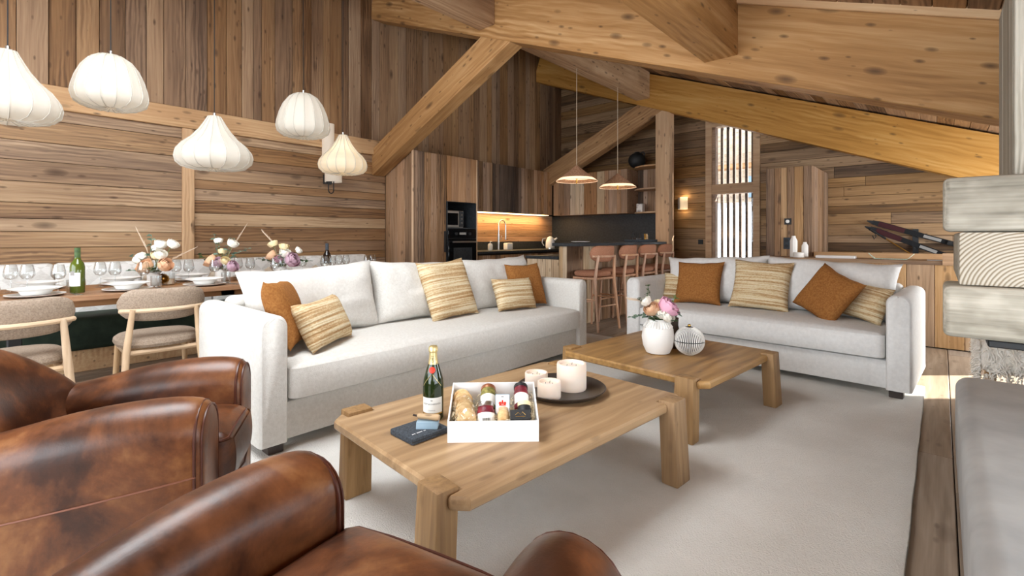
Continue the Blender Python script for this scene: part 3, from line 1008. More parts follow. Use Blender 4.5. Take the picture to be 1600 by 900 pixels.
tag(mk('tissue_box', rbox(-.05, .05, -.075, .075, 0, .12, .012, 2), 'matwhite', loc=(-5.8, p.y + .05, .92)), 'white rounded box standing behind the tap', 'box')
o = thing('kettle', 'white electric kettle in the corner of the black worktop', 'kettle', (-5.55, 7.3, .92))
mk('body', lathe([(.085, .02), (.092, .05), (.085, .14), (.06, .21), (.03, .232), (.012, .24)], 24, cap1=True), 'white', o)
mk('base', lathe([(.085, 0), (.085, .02)], 24, cap1=True), 'steel', o)
mk('handle', tube([(-.06, -.06, .2), (-.1, -.1, .19), (-.11, -.11, .12), (-.09, -.08, .06)], .011, 8), 'steel', o)
mk('spout', tube([(.06, .05, .17), (.1, .08, .21)], .022, 8, r2=.012), 'white', o)

# island
isl = thing('kitchen_island', 'boarded kitchen island with a raised bar front', 'island', (-3.85, 6.2, 0))
mk('core', [bb(-4.13, -3.62, 4.965, 7.35, 0, .86), bb(-3.64, -3.525, 4.965, 7.35, 0, 1.03)], 'back', isl, w=True, smooth=False)
boards(isl, 'end_board', (-4.15, 4.965, 0), (0, 0, 1), (1, 0, 0), ny, .86, .53, (.08, .15), .022, 'cabpale', 91)
boards(isl, 'end_board', (-3.62, 4.965, 0), (0, 0, 1), (1, 0, 0), ny, 1.03, .12, (.05, .07), .022, 'cabpale', 92)
boards(isl, 'front_board', (-3.525, 4.95, 0), (0, 0, 1), (0, 1, 0), nx, 1.03, 2.43, (.08, .15), .022, ['cab', 'cab', 'cabpale'], 93)
tag(mk('island_worktop', rbox(-4.17, -3.63, 4.93, 7.38, .862, .90, .003, 1), 'slate', None, w=True), 'lower black worktop on the island behind the raised bar', 'worktop')
tag(mk('bar_counter', rbox(-3.70, -3.28, 4.90, 7.39, 1.032, 1.072, .003, 1), 'slate', None, w=True), 'raised black bar counter above the stools', 'counter')
tag(mk('serving_plate', lathe([(.05, 0), (.12, .012), (.125, .018), (.118, .018), (.05, .008)], 24), 'white', loc=(-3.5, 5.25, 1.073)), 'flat pale serving plate on the near end of the bar counter', 'plate')
o = thing('coffee_tray', 'dark tray with small bottles and cups at the post end of the bar', 'tray', (-3.5, 6.95, 1.073), R(0))
mk('tray', [rbox(-.12, .12, -.33, .33, 0, .035, .01, 2)], 'felt', o)
mk('tin', bb(-.06, .06, -.28, -.12, .036, .06), 'foot', o, smooth=False)
for k, (y, m) in enumerate(((-.02, 'black'), (.05, 'felt'), (.12, 'gold'), (.19, 'cork'))):
    mk('bottle', lathe([(.02, .036), (.02, .1), (.012, .11), (.012, .125)], 12, 0, y, 0, cap1=True), m, o)
mk('ring_stand', tube([(.02, -.3 + .055 * math.cos(R(a)), .085 + .055 * math.sin(R(a))) for a in range(0, 361, 24)], .006, 6), 'black', o)


# stools ---------------------------------------------------------------
def backpanel(W, H, T, bend, r, seg=18):
    """curved upholstered back: x width, z height, bulging towards +y"""
    secs = []
    N = 20
    for i in range(N + 1):
        u = -1 + 2 * i / N
        # height falls off at the rounded ends
        e = 1 - abs(u) ** 5
        hh = H / 2 * max(.18, e ** .5)
        tt = T / 2 * max(.25, (1 - abs(u) ** 8) ** .5)
        a = u * bend
        rad = W / 2 / bend if bend > 1e-4 else 1e4
        cx, cy = rad * math.sin(a), -rad * (1 - math.cos(a))
        ring = []
        for k in range(seg):
            t = 2 * PI * k / seg
            ct, st = math.cos(t), math.sin(t)
            rr = lambda q: math.copysign(abs(q) ** .6, q)
            off = tt * rr(ct)
            ring.append((cx + off * math.sin(a), cy + off * math.cos(a), hh * rr(st)))
        secs.append(ring)
    return loft(secs)


def seatpad(W, D, T, n=2.6, seg=32):
    prof = [(.80, 0), (.95, .12), (1.0, .38), (.985, .68), (.90, .90), (.6, 1.0), (.001, 1.03)]
    v, f = [], []
    for s, z in prof:
        for k in range(seg):
            t = 2 * PI * k / seg
            ct, st = math.cos(t), math.sin(t)
            q = lambda c: math.copysign(abs(c) ** (2 / n), c)
            v.append((W / 2 * s * q(ct), D / 2 * s * q(st), T * z))
    for i in range(len(prof) - 1):
        for k in range(seg):
            f.append((i * seg + k, i * seg + (k + 1) % seg, (i + 1) * seg + (k + 1) % seg, (i + 1) * seg + k))
    f.append(tuple(range(seg))[::-1])
    return v, f


def make_seat(name, label, cat, sh, top, W, D, fab, wm_, wmx, bar, group):
    """chair with back at local +y, facing -y; origin at floor centre"""
    t = thing(name, label, cat, group=group)
    mk('seat', xf(seatpad(W, D, .075), Matrix.Translation((0, 0, sh - .065))), fab, t)
    mk('seat_frame', [tube([(-W * .38, D * .42, sh - .085), (W * .38, D * .42, sh - .085)], .016, 8), tube([(-W * .38, -D * .36, sh - .085), (W * .38, -D * .36, sh - .085)], .016, 8),
                      tube([(-W * .40, -D * .36, sh - .085), (-W * .40, D * .42, sh - .085)], .016, 8), tube([(W * .40, -D * .36, sh - .085), (W * .40, D * .42, sh - .085)], .016, 8)], wmx, t)
    for s in (-1, 1):
        mk('leg', tube([(s * W * .40, -D * .36, sh - .07), (s * W * .45, -D * .43, 0)], .019, 10, r2=.014), wm_, t)
        mk('leg', tube([(s * W * .36, D * .53, top - .125), (s * W * .42, D * .46, sh - .08), (s * W * .48, D * .62, 0)], [.015, .021, .015], 10), wm_, t)
    by = D * .50
    mk('backrest', xf(backpanel(W * 1.06, .21 if bar is None else .20, .06, .62, 1), Matrix.Translation((0, by + .0, top - .105)) @ Matrix.Rotation(R(-10), 4, 'X')), fab, t)
    rail = [(math.sin(a) * W * .72, by + .045 - W * .72 * (1 - math.cos(a)), top - .135) for a in [R(-42 + 84 * i / 12) for i in range(13)]]
    mk('back_rail', tube(rail, .014, 8), wmx, t)
    if bar:
        z = bar
        mk('footrest', [tube([(-W * .43, -D * .41, z), (W * .43, -D * .41, z)], .010, 8)], wmx, t)
        for s in (-1, 1):
            mk('stretcher', tube([(s * W * .44, -D * .41, z + .08), (s * W * .45, D * .53, z + .08)], .009, 8), wmx, t)
        mk('stretcher', tube([(-W * .45, D * .54, z), (W * .45, D * .54, z)], .009, 8), wmx, t)
    return t


st0 = make_seat('bar_stool', '', 'stool', .72, 1.045, .45, .41, 'terra', 'pinkoak', 'pinkoak', .30, 'bar stools along the island')
SLB = ['terracotta bar stool farthest from the timber post, at the open end of the counter', 'second terracotta bar stool counted from the open counter end',
       'third terracotta bar stool counted from the open counter end', 'terracotta bar stool closest to the timber post']
for k, y in enumerate((5.25, 5.88, 6.46, 7.04)):
    s = st0 if k == 0 else copytree(st0)
    s.location = (-3.29, y - .04, 0)
    s.rotation_euler = (0, 0, R(-90 + (-6, 2, -3, 1)[k]))
    s['label'] = SLB[k]

# cone pendants
for k, (px, lab) in enumerate(((901, 'raffia cone pendant over the open end of the bar'), (965, 'raffia cone pendant over the bar closer to the timber post'))):
    p = atx(px, 300, -3.68)
    o = thing('cone_pendant', lab, 'lamp', (-3.68, p.y, 1.9), group='cone lamps over the bar')
    prof = [(.283, 0), (.275, .006), (.03, .20), (.012, .215)]
    mk('shade', lathe(prof, 36, cap0=False, cap1=True), 'raffia', o)
    mk('lining', lathe([(.278, .002), (.272, .012), (.03, .185), (.001, .19)], 36, cap0=False), 'conein', o)
    mk('finial', lathe([(.004, -.03), (.012, -.022), (.008, -.008), (.012, .0), (.012, .05)], 12), 'gold', o)
    mk('cord', tube([(0, 0, .215), (0, 0, 3.43 - 1.9)], .004, 6), 'ropecord', o)
    l = bpy.data.lights.new('cone_bulb', 'POINT'); l.energy = 2.5; l.color = (1, .8, .55); l.shadow_soft_size = .03
    b = bpy.data.objects.new('cone_bulb', l); COL.objects.link(b); b.location = (-3.68, p.y, 1.96)

# =================================================================== DINING
TZ = .75
dt = thing('dining_table', 'long oiled wood dining table laid for a meal', 'table', (-4.82, 1.4, 0))
for k in range(5):
    mk('top_plank', rbox(-5.30 + k * .196, -5.30 + (k + 1) * .196 - .002, -.45, 3.25, TZ - .035, TZ, .003, 1), 'dtable', dt, w=True)
mk('apron', [bb(-5.2, -4.42, -.3, -.2, TZ - .085, TZ - .036), bb(-5.2, -4.42, 1.35, 1.45, TZ - .085, TZ - .036), bb(-5.2, -4.42, 3.0, 3.1, TZ - .085, TZ - .036), bb(-4.46, -4.42, -.3, 3.1, TZ - .085, TZ - .036)], 'dtable', dt, w=True, smooth=False)
for y in (.18, 2.6):
    mk('leg', [rbox(-4.98, -4.66, y - .05, y + .05, 0, .02, .004, 1), rbox(-4.94, -4.70, y - .035, y + .035, .02, TZ - .085, .004, 1)], 'black', dt, w=True)
bq = thing('banquette', 'long banquette with dark green velvet seat and patterned white back', 'bench', (-5.7, 1.4, 0))
mk('plinth', rbox(-5.94, -5.46, -2.0, 3.55, 0, .19, .004, 1), 'trim', bq, w=True)
mk('seat', rbox(-5.94, -5.38, -2.0, 3.55, .19, .47, .05, 4), 'green', bq, w=True)
for k in range(9):
    y0 = -2.0 + k * .6167
    mk('back_cushion', rbox(-5.94, -5.81, y0 + .003, y0 + .613, .44, .915, .03, 3), 'backfab', bq, w=True)
ch0 = make_seat('dining_chair', '', 'chair', .50, .82, .47, .48, 'taupe', 'oak', 'oakx', None, 'taupe chairs at the dining table')
for k, (x, y, rz, lab) in enumerate(((-3.99, .83, -92, 'taupe upholstered dining chair standing beside the white three-cushion sofa'), (-3.86, .13, -84, 'taupe upholstered dining chair behind the leather armchair back'))):
    s = ch0 if k == 0 else copytree(ch0)
    s.location = (x, y, 0)
    s.rotation_euler = (0, 0, R(rz))
    s['label'] = lab


def copyof(o, loc, rz=0, label=None):
    c = copytree(o)
    c.location = loc
    c.rotation_euler = (0, 0, rz)
    if label:
        c['label'] = label
    return c


def plate_set():
    t = thing('plate_stack', 'white deep plate on a wide white dinner plate, near place settings', 'plate', group='plates on the dining table')
    mk('dinner_plate', lathe([(.08, .003), (.10, .003), (.15, .015), (.152, .019), (.10, .009), (.001, .008)], 32), 'white', t)
    mk('deep_plate', lathe([(.05, .012), (.07, .015), (.085, .04), (.135, .056), (.136, .06), (.082, .046), (.06, .024), (.001, .02)], 32), 'white', t)
    return t


def wineglass(h, r, name, label):
    t = thing(name, label, 'glass', group='wine glasses on the dining table')
    mk('bowl', lathe([(.004, h * .46), (r * .7, h * .50), (r, h * .62), (r * .97, h * .75), (r * .72, h), (r * .70, h), (r * .94, h * .75), (r * .97, h * .62), (r * .68, h * .515), (.002, h * .475)], 20, cap0=False), 'glass', t)
    mk('stem', lathe([(.034, 0), (.034, .003), (.006, .008), (.0042, .03), (.0042, h * .46)], 14), 'glass', t)
    return t


pl0 = plate_set()
wg0 = wineglass(.20, .042, 'wine_glass', 'clear stemmed wine glass on the laid dining table')
wt0 = tag(mk('tumbler', lathe([(.032, 0), (.036, .005), (.038, .09), (.036, .09), (.033, .008), (.001, .006)], 20), 'glass', loc=(0, 0, 0)), 'short clear water tumbler on the laid dining table', 'glass', 'tumblers on the dining table')
np0 = tag(mk('napkin', ([(-.06, -.05, 0), (.06, -.05, 0), (.05, .06, 0), (-.05, .06, 0), (0, -.01, .09), (-.05, .03, .05), (.05, .03, .05), (0, .05, .01)],
                        [(0, 1, 4), (1, 2, 6, 4), (0, 4, 5, 3), (4, 6, 7, 5), (3, 5, 7), (2, 7, 6), (0, 3, 2, 1)]), 'napkin', loc=(0, 0, 0)), 'folded taupe napkin standing on the dining table', 'napkin', 'napkins on the dining table')
fk0 = thing('cutlery', 'steel fork and knife beside a white plate', 'cutlery', group='cutlery on the dining table')
mk('knife', rbox(-.09, .10, -.008, .006, .001, .004, .001, 1), 'steel', fk0)
mk('fork', [rbox(-.09, .06, .015, .022, .001, .004, .001, 1), rbox(.06, .10, .01, .03, .001, .004, .001, 1)], 'steel', fk0)
first = {}


def put(o, loc, rz=0, label=None):
    if o.name not in first:
        first[o.name] = 1
        o.location = loc
        o.rotation_euler = (0, 0, rz)
        if label:
            o['label'] = label
        return o
    return copyof(o, loc, rz, label)


rg = random.Random(77)
NEAR = (-.22, .27, .76, 1.26, 1.76, 2.26, 2.76)
for y in NEAR:
    put(pl0, (-4.52, y, TZ), rg.uniform(-.3, .3))
    put(wg0, (-4.72 + rg.uniform(-.02, .02), y + .13, TZ))
    put(wg0, (-4.77 + rg.uniform(-.02, .02), y + .23, TZ))
    put(wt0, (-4.66, y + .20, TZ))
    put(fk0, (-4.50, y + .19, TZ), R(4))
for y in NEAR:
    put(pl0, (-5.12, y + .06, TZ), rg.uniform(-.3, .3), 'white deep plate on a wide white dinner plate, bench side of the dining table')
    put(wg0, (-4.95 + rg.uniform(-.02, .02), y - .10, TZ))
    put(wg0, (-4.90 + rg.uniform(-.02, .02), y - .02, TZ))
    put(np0, (-5.22, y + .28, TZ), R(80) + rg.uniform(-.4, .4))


# flowers --------------------------------------------------------------
def bloom(r, seed, full=1.0):
    """ruffled many-petalled globe facing +z"""
    rr = random.Random(seed)
    gs = [sphere(0, 0, 0, r * .46, 10, 7, 1, 1, .9)]
    for layer in range(5):
        n = 4 + layer
        R_ = r * (.50 + .13 * layer)
        p0, p1 = 5 + 15 * layer, 62 + 17 * layer
        for k in range(n):
            az = 2 * PI * (k + .5 * (layer % 2)) / n + rr.uniform(-.2, .2)
            wid = 2 * PI / n * .62
            v, f = [], []
            for i in range(4):
                for j in range(5):
                    q = i / 3
                    u = j / 2 - 1
                    # q=0 is the open upper edge of the petal, q=1 its base below
                    ph = R(p0 + (p1 - p0) * q + 9 * u * u * (1 - q) + rr.uniform(-3, 3))
                    rad = R_ * (1 + .22 * (1 - q) ** 2 * (.3 + layer / 5) + rr.uniform(-.04, .05))
                    a = az + u * wid * (.55 + .45 * math.sin(PI * min(1, .25 + .6 * q)))
                    v.append((rad * math.sin(ph) * math.cos(a), rad * math.sin(ph) * math.sin(a), rad * math.cos(ph)))
            for i in range(3):
                for j in range(4):
                    f.append((i * 5 + j, i * 5 + j + 1, i * 5 + j + 6, i * 5 + j + 5))
            gs.append((v, f))
    return join(gs)


def leafgeo(L, W):
    v, f = [], []
    for i in range(5):
        u = i / 4
        w_ = W / 2 * math.sin(PI * min(1, .08 + u * .9)) ** .8
        for s in (-1, 0, 1):
            v.append((u * L, s * w_, -.25 * L * u * u + abs(s) * w_ * .25))
    for i in range(4):
        for s in range(2):
            f.append((i * 3 + s, i * 3 + s + 1, i * 3 + s + 4, i * 3 + s + 3))
    return v, f


def sprig(pts, lw, n, seed, leafL=.03):
    """a twig with paired round leaves"""
    rr = random.Random(seed)
    gs = [tube(pts, .0018, 5)]
    P = [Vector(p) for p in pts]
    for k in range(n):
        t = .25 + .75 * k / max(1, n - 1)
        q = t * (len(P) - 1)
        i = min(int(q), len(P) - 2)
        c = P[i].lerp(P[i + 1], q - i)
        for s in (-1, 1):
            m = Matrix.Translation(c) @ Euler((rr.uniform(-.6, .6), rr.uniform(-.7, .2), rr.uniform(0, 6.28) if s > 0 else rr.uniform(0, 6.28))).to_matrix().to_4x4()
            gs.append(xf(leafgeo(leafL * (1.1 - .4 * t), lw * (1.1 - .4 * t)), m))
    return join(gs)


def bouquet(loc, label, flowers, sprigs, plumes=(), nstem=True, seed=1, neck=.0, big=1.2):
    b = thing('bouquet', label, 'flowers', loc)
    b.scale = (big,) * 3
    rr = random.Random(seed)
    for k, (x, y, z, r, m) in enumerate(flowers):
        d = Vector((x, y, max(.05, z * .7))).normalized()
        mt = Matrix.Translation((x, y, z)) @ d.to_track_quat('Z', 'Y').to_matrix().to_4x4()
        mk('flower', xf(bloom(r * .76, seed * 50 + k), mt), m, b, angle=80)
        if nstem:
            mk('stem', tube([(x * .1, y * .1, neck), (x * .5, y * .5, (z + neck) * .45), (x, y, z)], .0025, 6), 'stem', b)
    for k, (pts, n, m) in enumerate(sprigs):
        mk('leafy_sprig', sprig(pts, .030, n, seed * 90 + k, .042), m, b, smooth=False)
    for k, pts in enumerate(plumes):
        gs = [tube(pts, .0015, 5)]
        P = [Vector(q) for q in pts]
        for i in range(60):
            t = .45 + .55 * i / 60
            q = t * (len(P) - 1)
            a = min(int(q), len(P) - 2)
            c = P[a].lerp(P[a + 1], q - a)
            d = (P[-1] - P[0]).normalized() * .03 + Vector((rr.uniform(-1, 1), rr.uniform(-1, 1), rr.uniform(-1, 1))) * .012 * (1.2 - t)
            gs.append(tube([c, c + d], .002, 3, r2=.0005))
        mk('dried_plume', join(gs), 'grass', b)
    return b


# image-right direction in the room, used to lay flower heads out as they face the viewer
RT = Vector((CV, SV, 0)); FW = Vector((-SV, CV, 0))


def lay(items):
    out = []
    for (a, z, d, r, m) in items:
        q = RT * a + FW * d
        out.append((q.x, q.y, z, r, m))
    return out


def path(*pts):
    return [tuple(RT * a + FW * d + Vector((0, 0, z))) for (a, z, d) in pts]


def vase(loc, r, h, mat, label):
    return tag(mk('vase', lathe([(r * .8, 0), (r, .012), (r, h * .8), (r * .92, h), (r * .86, h), (r * .9, h * .8), (r * .85, .02), (.001, .015)], 24), mat, loc=loc), label, 'vase')


VB = []
for k, (px, lab) in enumerate(((240, 'small pale vase holding the white and peach bouquet on the dining table'), (345, 'small pale vase holding the bouquet with the tall white bud by the wall post'), (440, 'small pale vase holding the pink and cream bouquet on the dining table'))):
    p = atx(px, 440, -4.82)
    VB.append(p)
    vase((p.x, p.y, TZ), .045, .11, M['marble'] if 0 else 'matwhite', lab)
bouquet((VB[0].x, VB[0].y, TZ + .10), 'bouquet of white ranunculus and peach roses behind the green wine bottle',
        lay([(-.09, .10, 0, .05, 'flw'), (-.02, .05, -.05, .06, 'flo'), (.05, .2, 0, .045, 'flw'), (.11, .2, .03, .045, 'flw'), (.07, .13, -.03, .045, 'flw'), (.02, .12, 0, .04, 'fly'), (.10, .06, -.03, .055, 'flo'), (-.0, .17, .03, .04, 'flw')]),
        [(path((0, 0, 0), (-.06, .08, 0), (-.16, .12, 0)), 7, 'leaf'), (path((0, 0, 0), (-.02, .15, 0), (-.03, .26, .02)), 6, 'leaf'), (path((0, 0, 0), (-.07, .03, -.04), (-.13, .02, -.06)), 5, 'leaf'), (path((0, 0, 0), (.04, .03, -.05), (.05, .04, -.1)), 5, 'leafd')],
        [path((0, 0, 0), (-.06, .16, .02), (-.14, .3, .03)), path((.02, .02, 0), (.12, .1, .02), (.26, .17, .03))], seed=3)
bouquet((VB[1].x, VB[1].y, TZ + .10), 'loose bouquet of peach and lilac blooms with eucalyptus next to the wall post',
        lay([(-.06, .07, -.03, .055, 'flo'), (0, .06, -.04, .05, 'flm'), (.05, .07, -.03, .04, 'fly'), (.09, .20, 0, .045, 'flw'), (-.03, .22, .02, .035, 'flw'), (.1, .03, -.02, .05, 'flm'), (-.0, .14, .02, .035, 'fly')]),
        [(path((0, 0, 0), (.05, .14, 0), (.07, .24, .02)), 6, 'leaf'), (path((0, 0, 0), (.1, .12, 0), (.2, .16, 0)), 7, 'leaf'), (path((0, 0, 0), (-.1, .08, 0), (-.17, .12, .0)), 6, 'leafd'), (path((0, 0, 0), (-.03, .15, 0), (-.05, .27, 0)), 6, 'leaf')],
        [path((0, 0, 0), (.08, .18, .02), (.17, .33, .03))], seed=5)
bouquet((VB[2].x, VB[2].y, TZ + .10), 'bouquet of cream, pink and mauve roses beside the dark wine bottle',
        lay([(-.07, .10, -.03, .05, 'flo'), (-.07, .19, 0, .045, 'fly'), (.02, .17, 0, .045, 'fly'), (.04, .12, -.03, .05, 'flw'), (.10, .06, -.03, .07, 'flm'), (.13, .14, .02, .035, 'flw'), (-.01, .07, -.03, .04, 'flp')]),
        [(path((0, 0, 0), (-.1, .06, 0), (-.19, .07, 0)), 6, 'leaf'), (path((0, 0, 0), (.12, .06, 0), (.24, .05, .03)), 7, 'leafd'), (path((0, 0, 0), (.0, .06, -.05), (.02, .1, -.07)), 5, 'leaf')],
        [path((0, 0, 0), (-.08, .2, .02), (-.17, .29, .03))], seed=7)
p = atx(263, 440, -4.80)
o = thing('candle_jar', 'glass candle jar with a gold flower emblem beside the first bouquet', 'candle', (p.x, p.y, TZ))
mk('jar', lathe([(.045, 0), (.048, .004), (.048, .10), (.045, .10), (.044, .008), (.001, .006)], 22), 'glass', o)
mk('wax', lathe([(.042, .008), (.042, .05), (.001, .052)], 20), 'wax', o)
em = bloom(.035, 5)
mk('gold_emblem', xf(em, Matrix.Translation(tuple(-FW * .049 + Vector((0, 0, .055)))) @ (-FW).to_track_quat('Z', 'Y').to_matrix().to_4x4()), 'gold', o)


def bottle_prof(h, r, champ=False):
    if champ:
        return [(r * .9, 0), (r, .008), (r, h * .46), (r * .93, h * .56), (r * .70, h * .68), (r * .46, h * .78), (r * .36, h * .86), (r * .34, h * .95)]
    return [(r * .92, 0), (r, .006), (r, h * .58), (r * .85, h * .66), (r * .5, h * .74), (r * .38, h * .80), (r * .36, h * .985), (r * .40, h * .985), (r * .40, h)]


def cylpatch(r, z0, z1, a0, a1, seg=14, taper=None):
    v, f = [], []
    for i in range(seg + 1):
        a = a0 + (a1 - a0) * i / seg
        for z in (z0, z1):
            v.append((r * math.cos(a), r * math.sin(a), z))
    for i in range(seg):
        f.append((2 * i, 2 * i + 2, 2 * i + 3, 2 * i + 1))
    return v, f


FACE = math.atan2(-FW.y, -FW.x)


def cyl_text(r, z, facing, vertical=False):
    def fn(x, y):
        if vertical:
            x, y = -y, x
        a = facing + x / r
        return (r * math.cos(a), r * math.sin(a), z + y)
    return fn


p = atx(121, 448, -4.60)
o = thing('wine_bottle', 'green glass white-wine bottle with a pale label on the dining table', 'bottle', (p.x, p.y, TZ))
mk('glass', lathe(bottle_prof(.32, .042), 28, cap1=True), 'oliveglass', o)
mk('capsule', lathe([(.0172, .25), (.0172, .321), (.001, .322)], 20, cap0=False), M['leafd'], o)
mk('label', cylpatch(.0426, .05, .145, FACE - 1.3, FACE + 1.1), 'label', o, smooth=True)
mk('seal', cylpatch(.0428, .125, .155, FACE - .35, FACE + .35), 'greyink', o)
p = atx(511, 418, -4.85)
o = thing('wine_bottle', 'dark red-wine bottle with a blue-grey capsule on the dining table', 'bottle', (p.x, p.y, TZ))
mk('glass', lathe(bottle_prof(.33, .042), 28, cap1=True), 'redglass', o)
mk('capsule', lathe([(.0175, .26), (.0175, .331), (.001, .332)], 20, cap0=False), 'felt', o)
mk('label', cylpatch(.0426, .04, .12, FACE - 1.3, FACE + 1.3), 'label', o)


# lantern pendants -----------------------------------------------------
def lantern(px, py, D, H, kind, x, mat, label):
    p = atx(px, py, x)
    o = thing('lantern_pendant', label, 'lamp', (p.x, p.y, p.z), group='silk lantern pendants over the dining table')
    if kind == 'onion':
        pr = [(.16, 1.0), (.22, .93), (.30, .84), (.42, .72), (.60, .58), (.82, .46), (.96, .34), (1.0, .24), (.96, .13), (.82, .05), (.55, .01), (.18, .03)]
    else:
        pr = [(.14, 1.0), (.34, .97), (.55, .89), (.74, .74), (.88, .55), (.97, .36), (1.0, .24), (.94, .12), (.76, .05), (.48, .01), (.16, .03)]
    prof = [(r * D / 2, (z - .5) * H) for r, z in pr]
    n = 16
    # silk sagging between ribs
    seg = n * 4
    v, f = [], []
    for (r, z) in prof:
        for k in range(seg):
            t = 2 * PI * k / seg
            s = 1 - .035 * abs(math.sin(t * n / 2)) ** .8
            v.append((r * s * math.cos(t), r * s * math.sin(t), z))
    for i in range(len(prof) - 1):
        for k in range(seg):
            f.append((i * seg + k, i * seg + (k + 1) % seg, (i + 1) * seg + (k + 1) % seg, (i + 1) * seg + k))
    mk('silk_shade', (v, f), mat, o, angle=60)
    for k in range(n):
        t = 2 * PI * k / n
        mk('rib', tube([(r * math.cos(t), r * math.sin(t), z) for r, z in prof], .0035, 5), 'rib', o)
    mk('cap', lathe([(.012, H / 2 + .03), (.012, H / 2 - .01), (.16 * D / 2, H / 2 - .004)], 14), 'steel', o)
    mk('cord', tube([(0, 0, H / 2 + .02), (0, 0, ZC(x) - p.z + .02)], .004, 6), 'cord', o)
    l = bpy.data.lights.new('lantern_bulb', 'POINT'); l.energy = 1.6 if kind == 'onion' and px > 500 else .5; l.color = (1, .84, .62); l.shadow_soft_size = .06
    b = bpy.data.objects.new('lantern_bulb', l); COL.objects.link(b); b.location = p
    return o


lantern(12, 135, .56, .49, 'onion', -4.75, 'lantern', 'largest onion-shaped silk lantern, at the end of the row beside a domed one')
lantern(173, 129, .475, .42, 'dome', -4.75, 'lantern', 'domed silk lantern hanging beside the largest onion-shaped one')
lantern(335, 224, .60, .47, 'onion', -4.75, 'lantern', 'low onion-shaped silk lantern in front of the wall post')
lantern(474, 181, .50, .445, 'dome', -4.75, 'lantern', 'domed silk lantern hanging above the small lit onion-shaped one')
lantern(536, 242, .50, .42, 'onion', -4.75, 'lanternwarm', 'small warm-lit onion-shaped silk lantern next to the timber brace')
# tall wall light behind the last lantern
p = atx(515, 285, -5.90)
o = thing('wall_lamp', 'white two-cylinder wall lamp with a black loop behind the smallest lantern', 'wall lamp', (-5.90, p.y, p.z))
mk('tall_shade', lathe([(.075, .0), (.075, .62)], 28, .0, -.02, .13, cap0=False), 'sconce', o)
mk('short_shade', lathe([(.105, .0), (.105, .17)], 28, .06, .02, -.0, cap0=False), 'sconce', o)
mk('loop_bracket', tube([(.04, -.035, .03), (.04, -.035, -.1)] + [(.04, .035 * -math.cos(R(a)), -.1 - .045 * math.sin(R(a))) for a in range(20, 180, 20)] + [(.04, .035, -.1), (.04, .035, .03)], .007, 8), 'black', o)
mk('back_plate', bb(-.075, -.03, -.05, .05, -.02, .1), 'black', o, smooth=False)

# =================================================================== LIVING
tag(mk('rug', wrp(rbox(-3.1, -.09, -.6, 4.78, 0.001, .022, .008, 2, cuts=40), lambda x, y, z: (x + .0015 * math.sin(y * 37), y + .0015 * math.sin(x * 41), z)), 'rug', loc=(0, 0, 0)), 'large cream wool rug under the sofas and coffee tables', 'rug')
RZ = .022


def pillow(w, h, t, pinch=.07, n=18, seed=1, wr=.006):
    rr = random.Random(seed)
    v, f = [], []
    ph = rr.uniform(0, 6)
    for side in (1, -1):
        for i in range(n + 1):
            for j in range(n + 1):
                u, q = -1 + 2 * j / n, -1 + 2 * i / n
                pu = 1 - pinch * (1 - q * q) ** 1.0 * 0 - pinch * (1 - q ** 2) * abs(u) ** 3
                pq = 1 - pinch * (1 - u ** 2) * abs(q) ** 3
                th = t / 2 * ((1 - u ** 4) * (1 - q ** 4)) ** .55
                th *= 1 + .06 * math.sin(3 * u + ph) * math.cos(2.3 * q + ph)
                nz = mnoise.noise(Vector((u * w * 5 + seed * 3.1, q * h * 5, side * 4))) * wr * (1 - u ** 4) * (1 - q ** 4)
                ez = mnoise.noise(Vector((u * 2 + seed, 7, q * 2))) * wr * 1.2
                v.append((u * w / 2 * pu, -side * (th + nz), q * h / 2 * pq + ez))
    m = (n + 1) ** 2
    for s in range(2):
        for i in range(n):
            for j in range(n):
                a = s * m + i * (n + 1) + j
                q = (a, a + 1, a + n + 2, a + n + 1)
                f.append(q if s == 0 else q[::-1])
    # weld rim
    bm = bmesh.new()
    vs = [bm.verts.new(p) for p in v]
    for q in f:
        bm.faces.new([vs[i] for i in q])
    bmesh.ops.remove_doubles(bm, verts=bm.verts[:], dist=.0008)
    bm.verts.index_update()
    out = [tuple(p.co) for p in bm.verts], [tuple(p.index for p in q.verts) for q in bm.faces]
    bm.free()
    return out


def puff(x0, x1, y0, y1, z0, z1, r, bulge, front=0, cuts=10, seed=1):
    g = rbox(x0, x1, y0, y1, z0, z1, r, 4, cuts=cuts)
    cx, cy, cz = (x0 + x1) / 2, (y0 + y1) / 2, (z0 + z1) / 2

    def fn(x, y, z):
        u, v, w_ = (x - cx) / (x1 - x0) * 2, (y - cy) / (y1 - y0) * 2, (z - cz) / (z1 - z0) * 2
        k = max(0, (1 - u ** 4)) * max(0, 1 - v ** 4)
        nz = mnoise.noise(Vector((x * 2.2 + seed, y * 2.2, z * 2))) * .012
        return (x, y - front * max(0, 1 - u ** 6) * max(0, 1 - w_ ** 2) * (1 if v < 0 else 0), z + (bulge * k if w_ > 0 else 0) + nz * k)
    return wrp(g, fn)


def armgeo(x0, x1, D, zt, out, r):
    """sofa arm: rounded top slab, y 0..D, slightly swollen"""
    secs = []
    zs = .055
    N = 10
    ys = [0, .012, .03, .2, .5, .8, D - .02, D]
    for y in ys:
        ins = .014 if y in (0, D) else (.004 if y == .012 else 0)
        ring = [(x0 + ins, zs), (x0 + ins, zt - r)]
        for a in range(1, 7):
            t = R(180 - 15 * a)
            ring.append((x0 + ins + r + (r) * math.cos(t), zt - r - ins + r * math.sin(t)))
        for a in range(0, 7):
            t = R(90 - 15 * a)
            ring.append((x1 - ins - r + r * math.cos(t), zt - r - ins + r * math.sin(t)))
        ring.append((x1 - ins, zs))
        ring = [(x, y, z) for x, z in ring]
        secs.append(ring)
    return loft(secs)


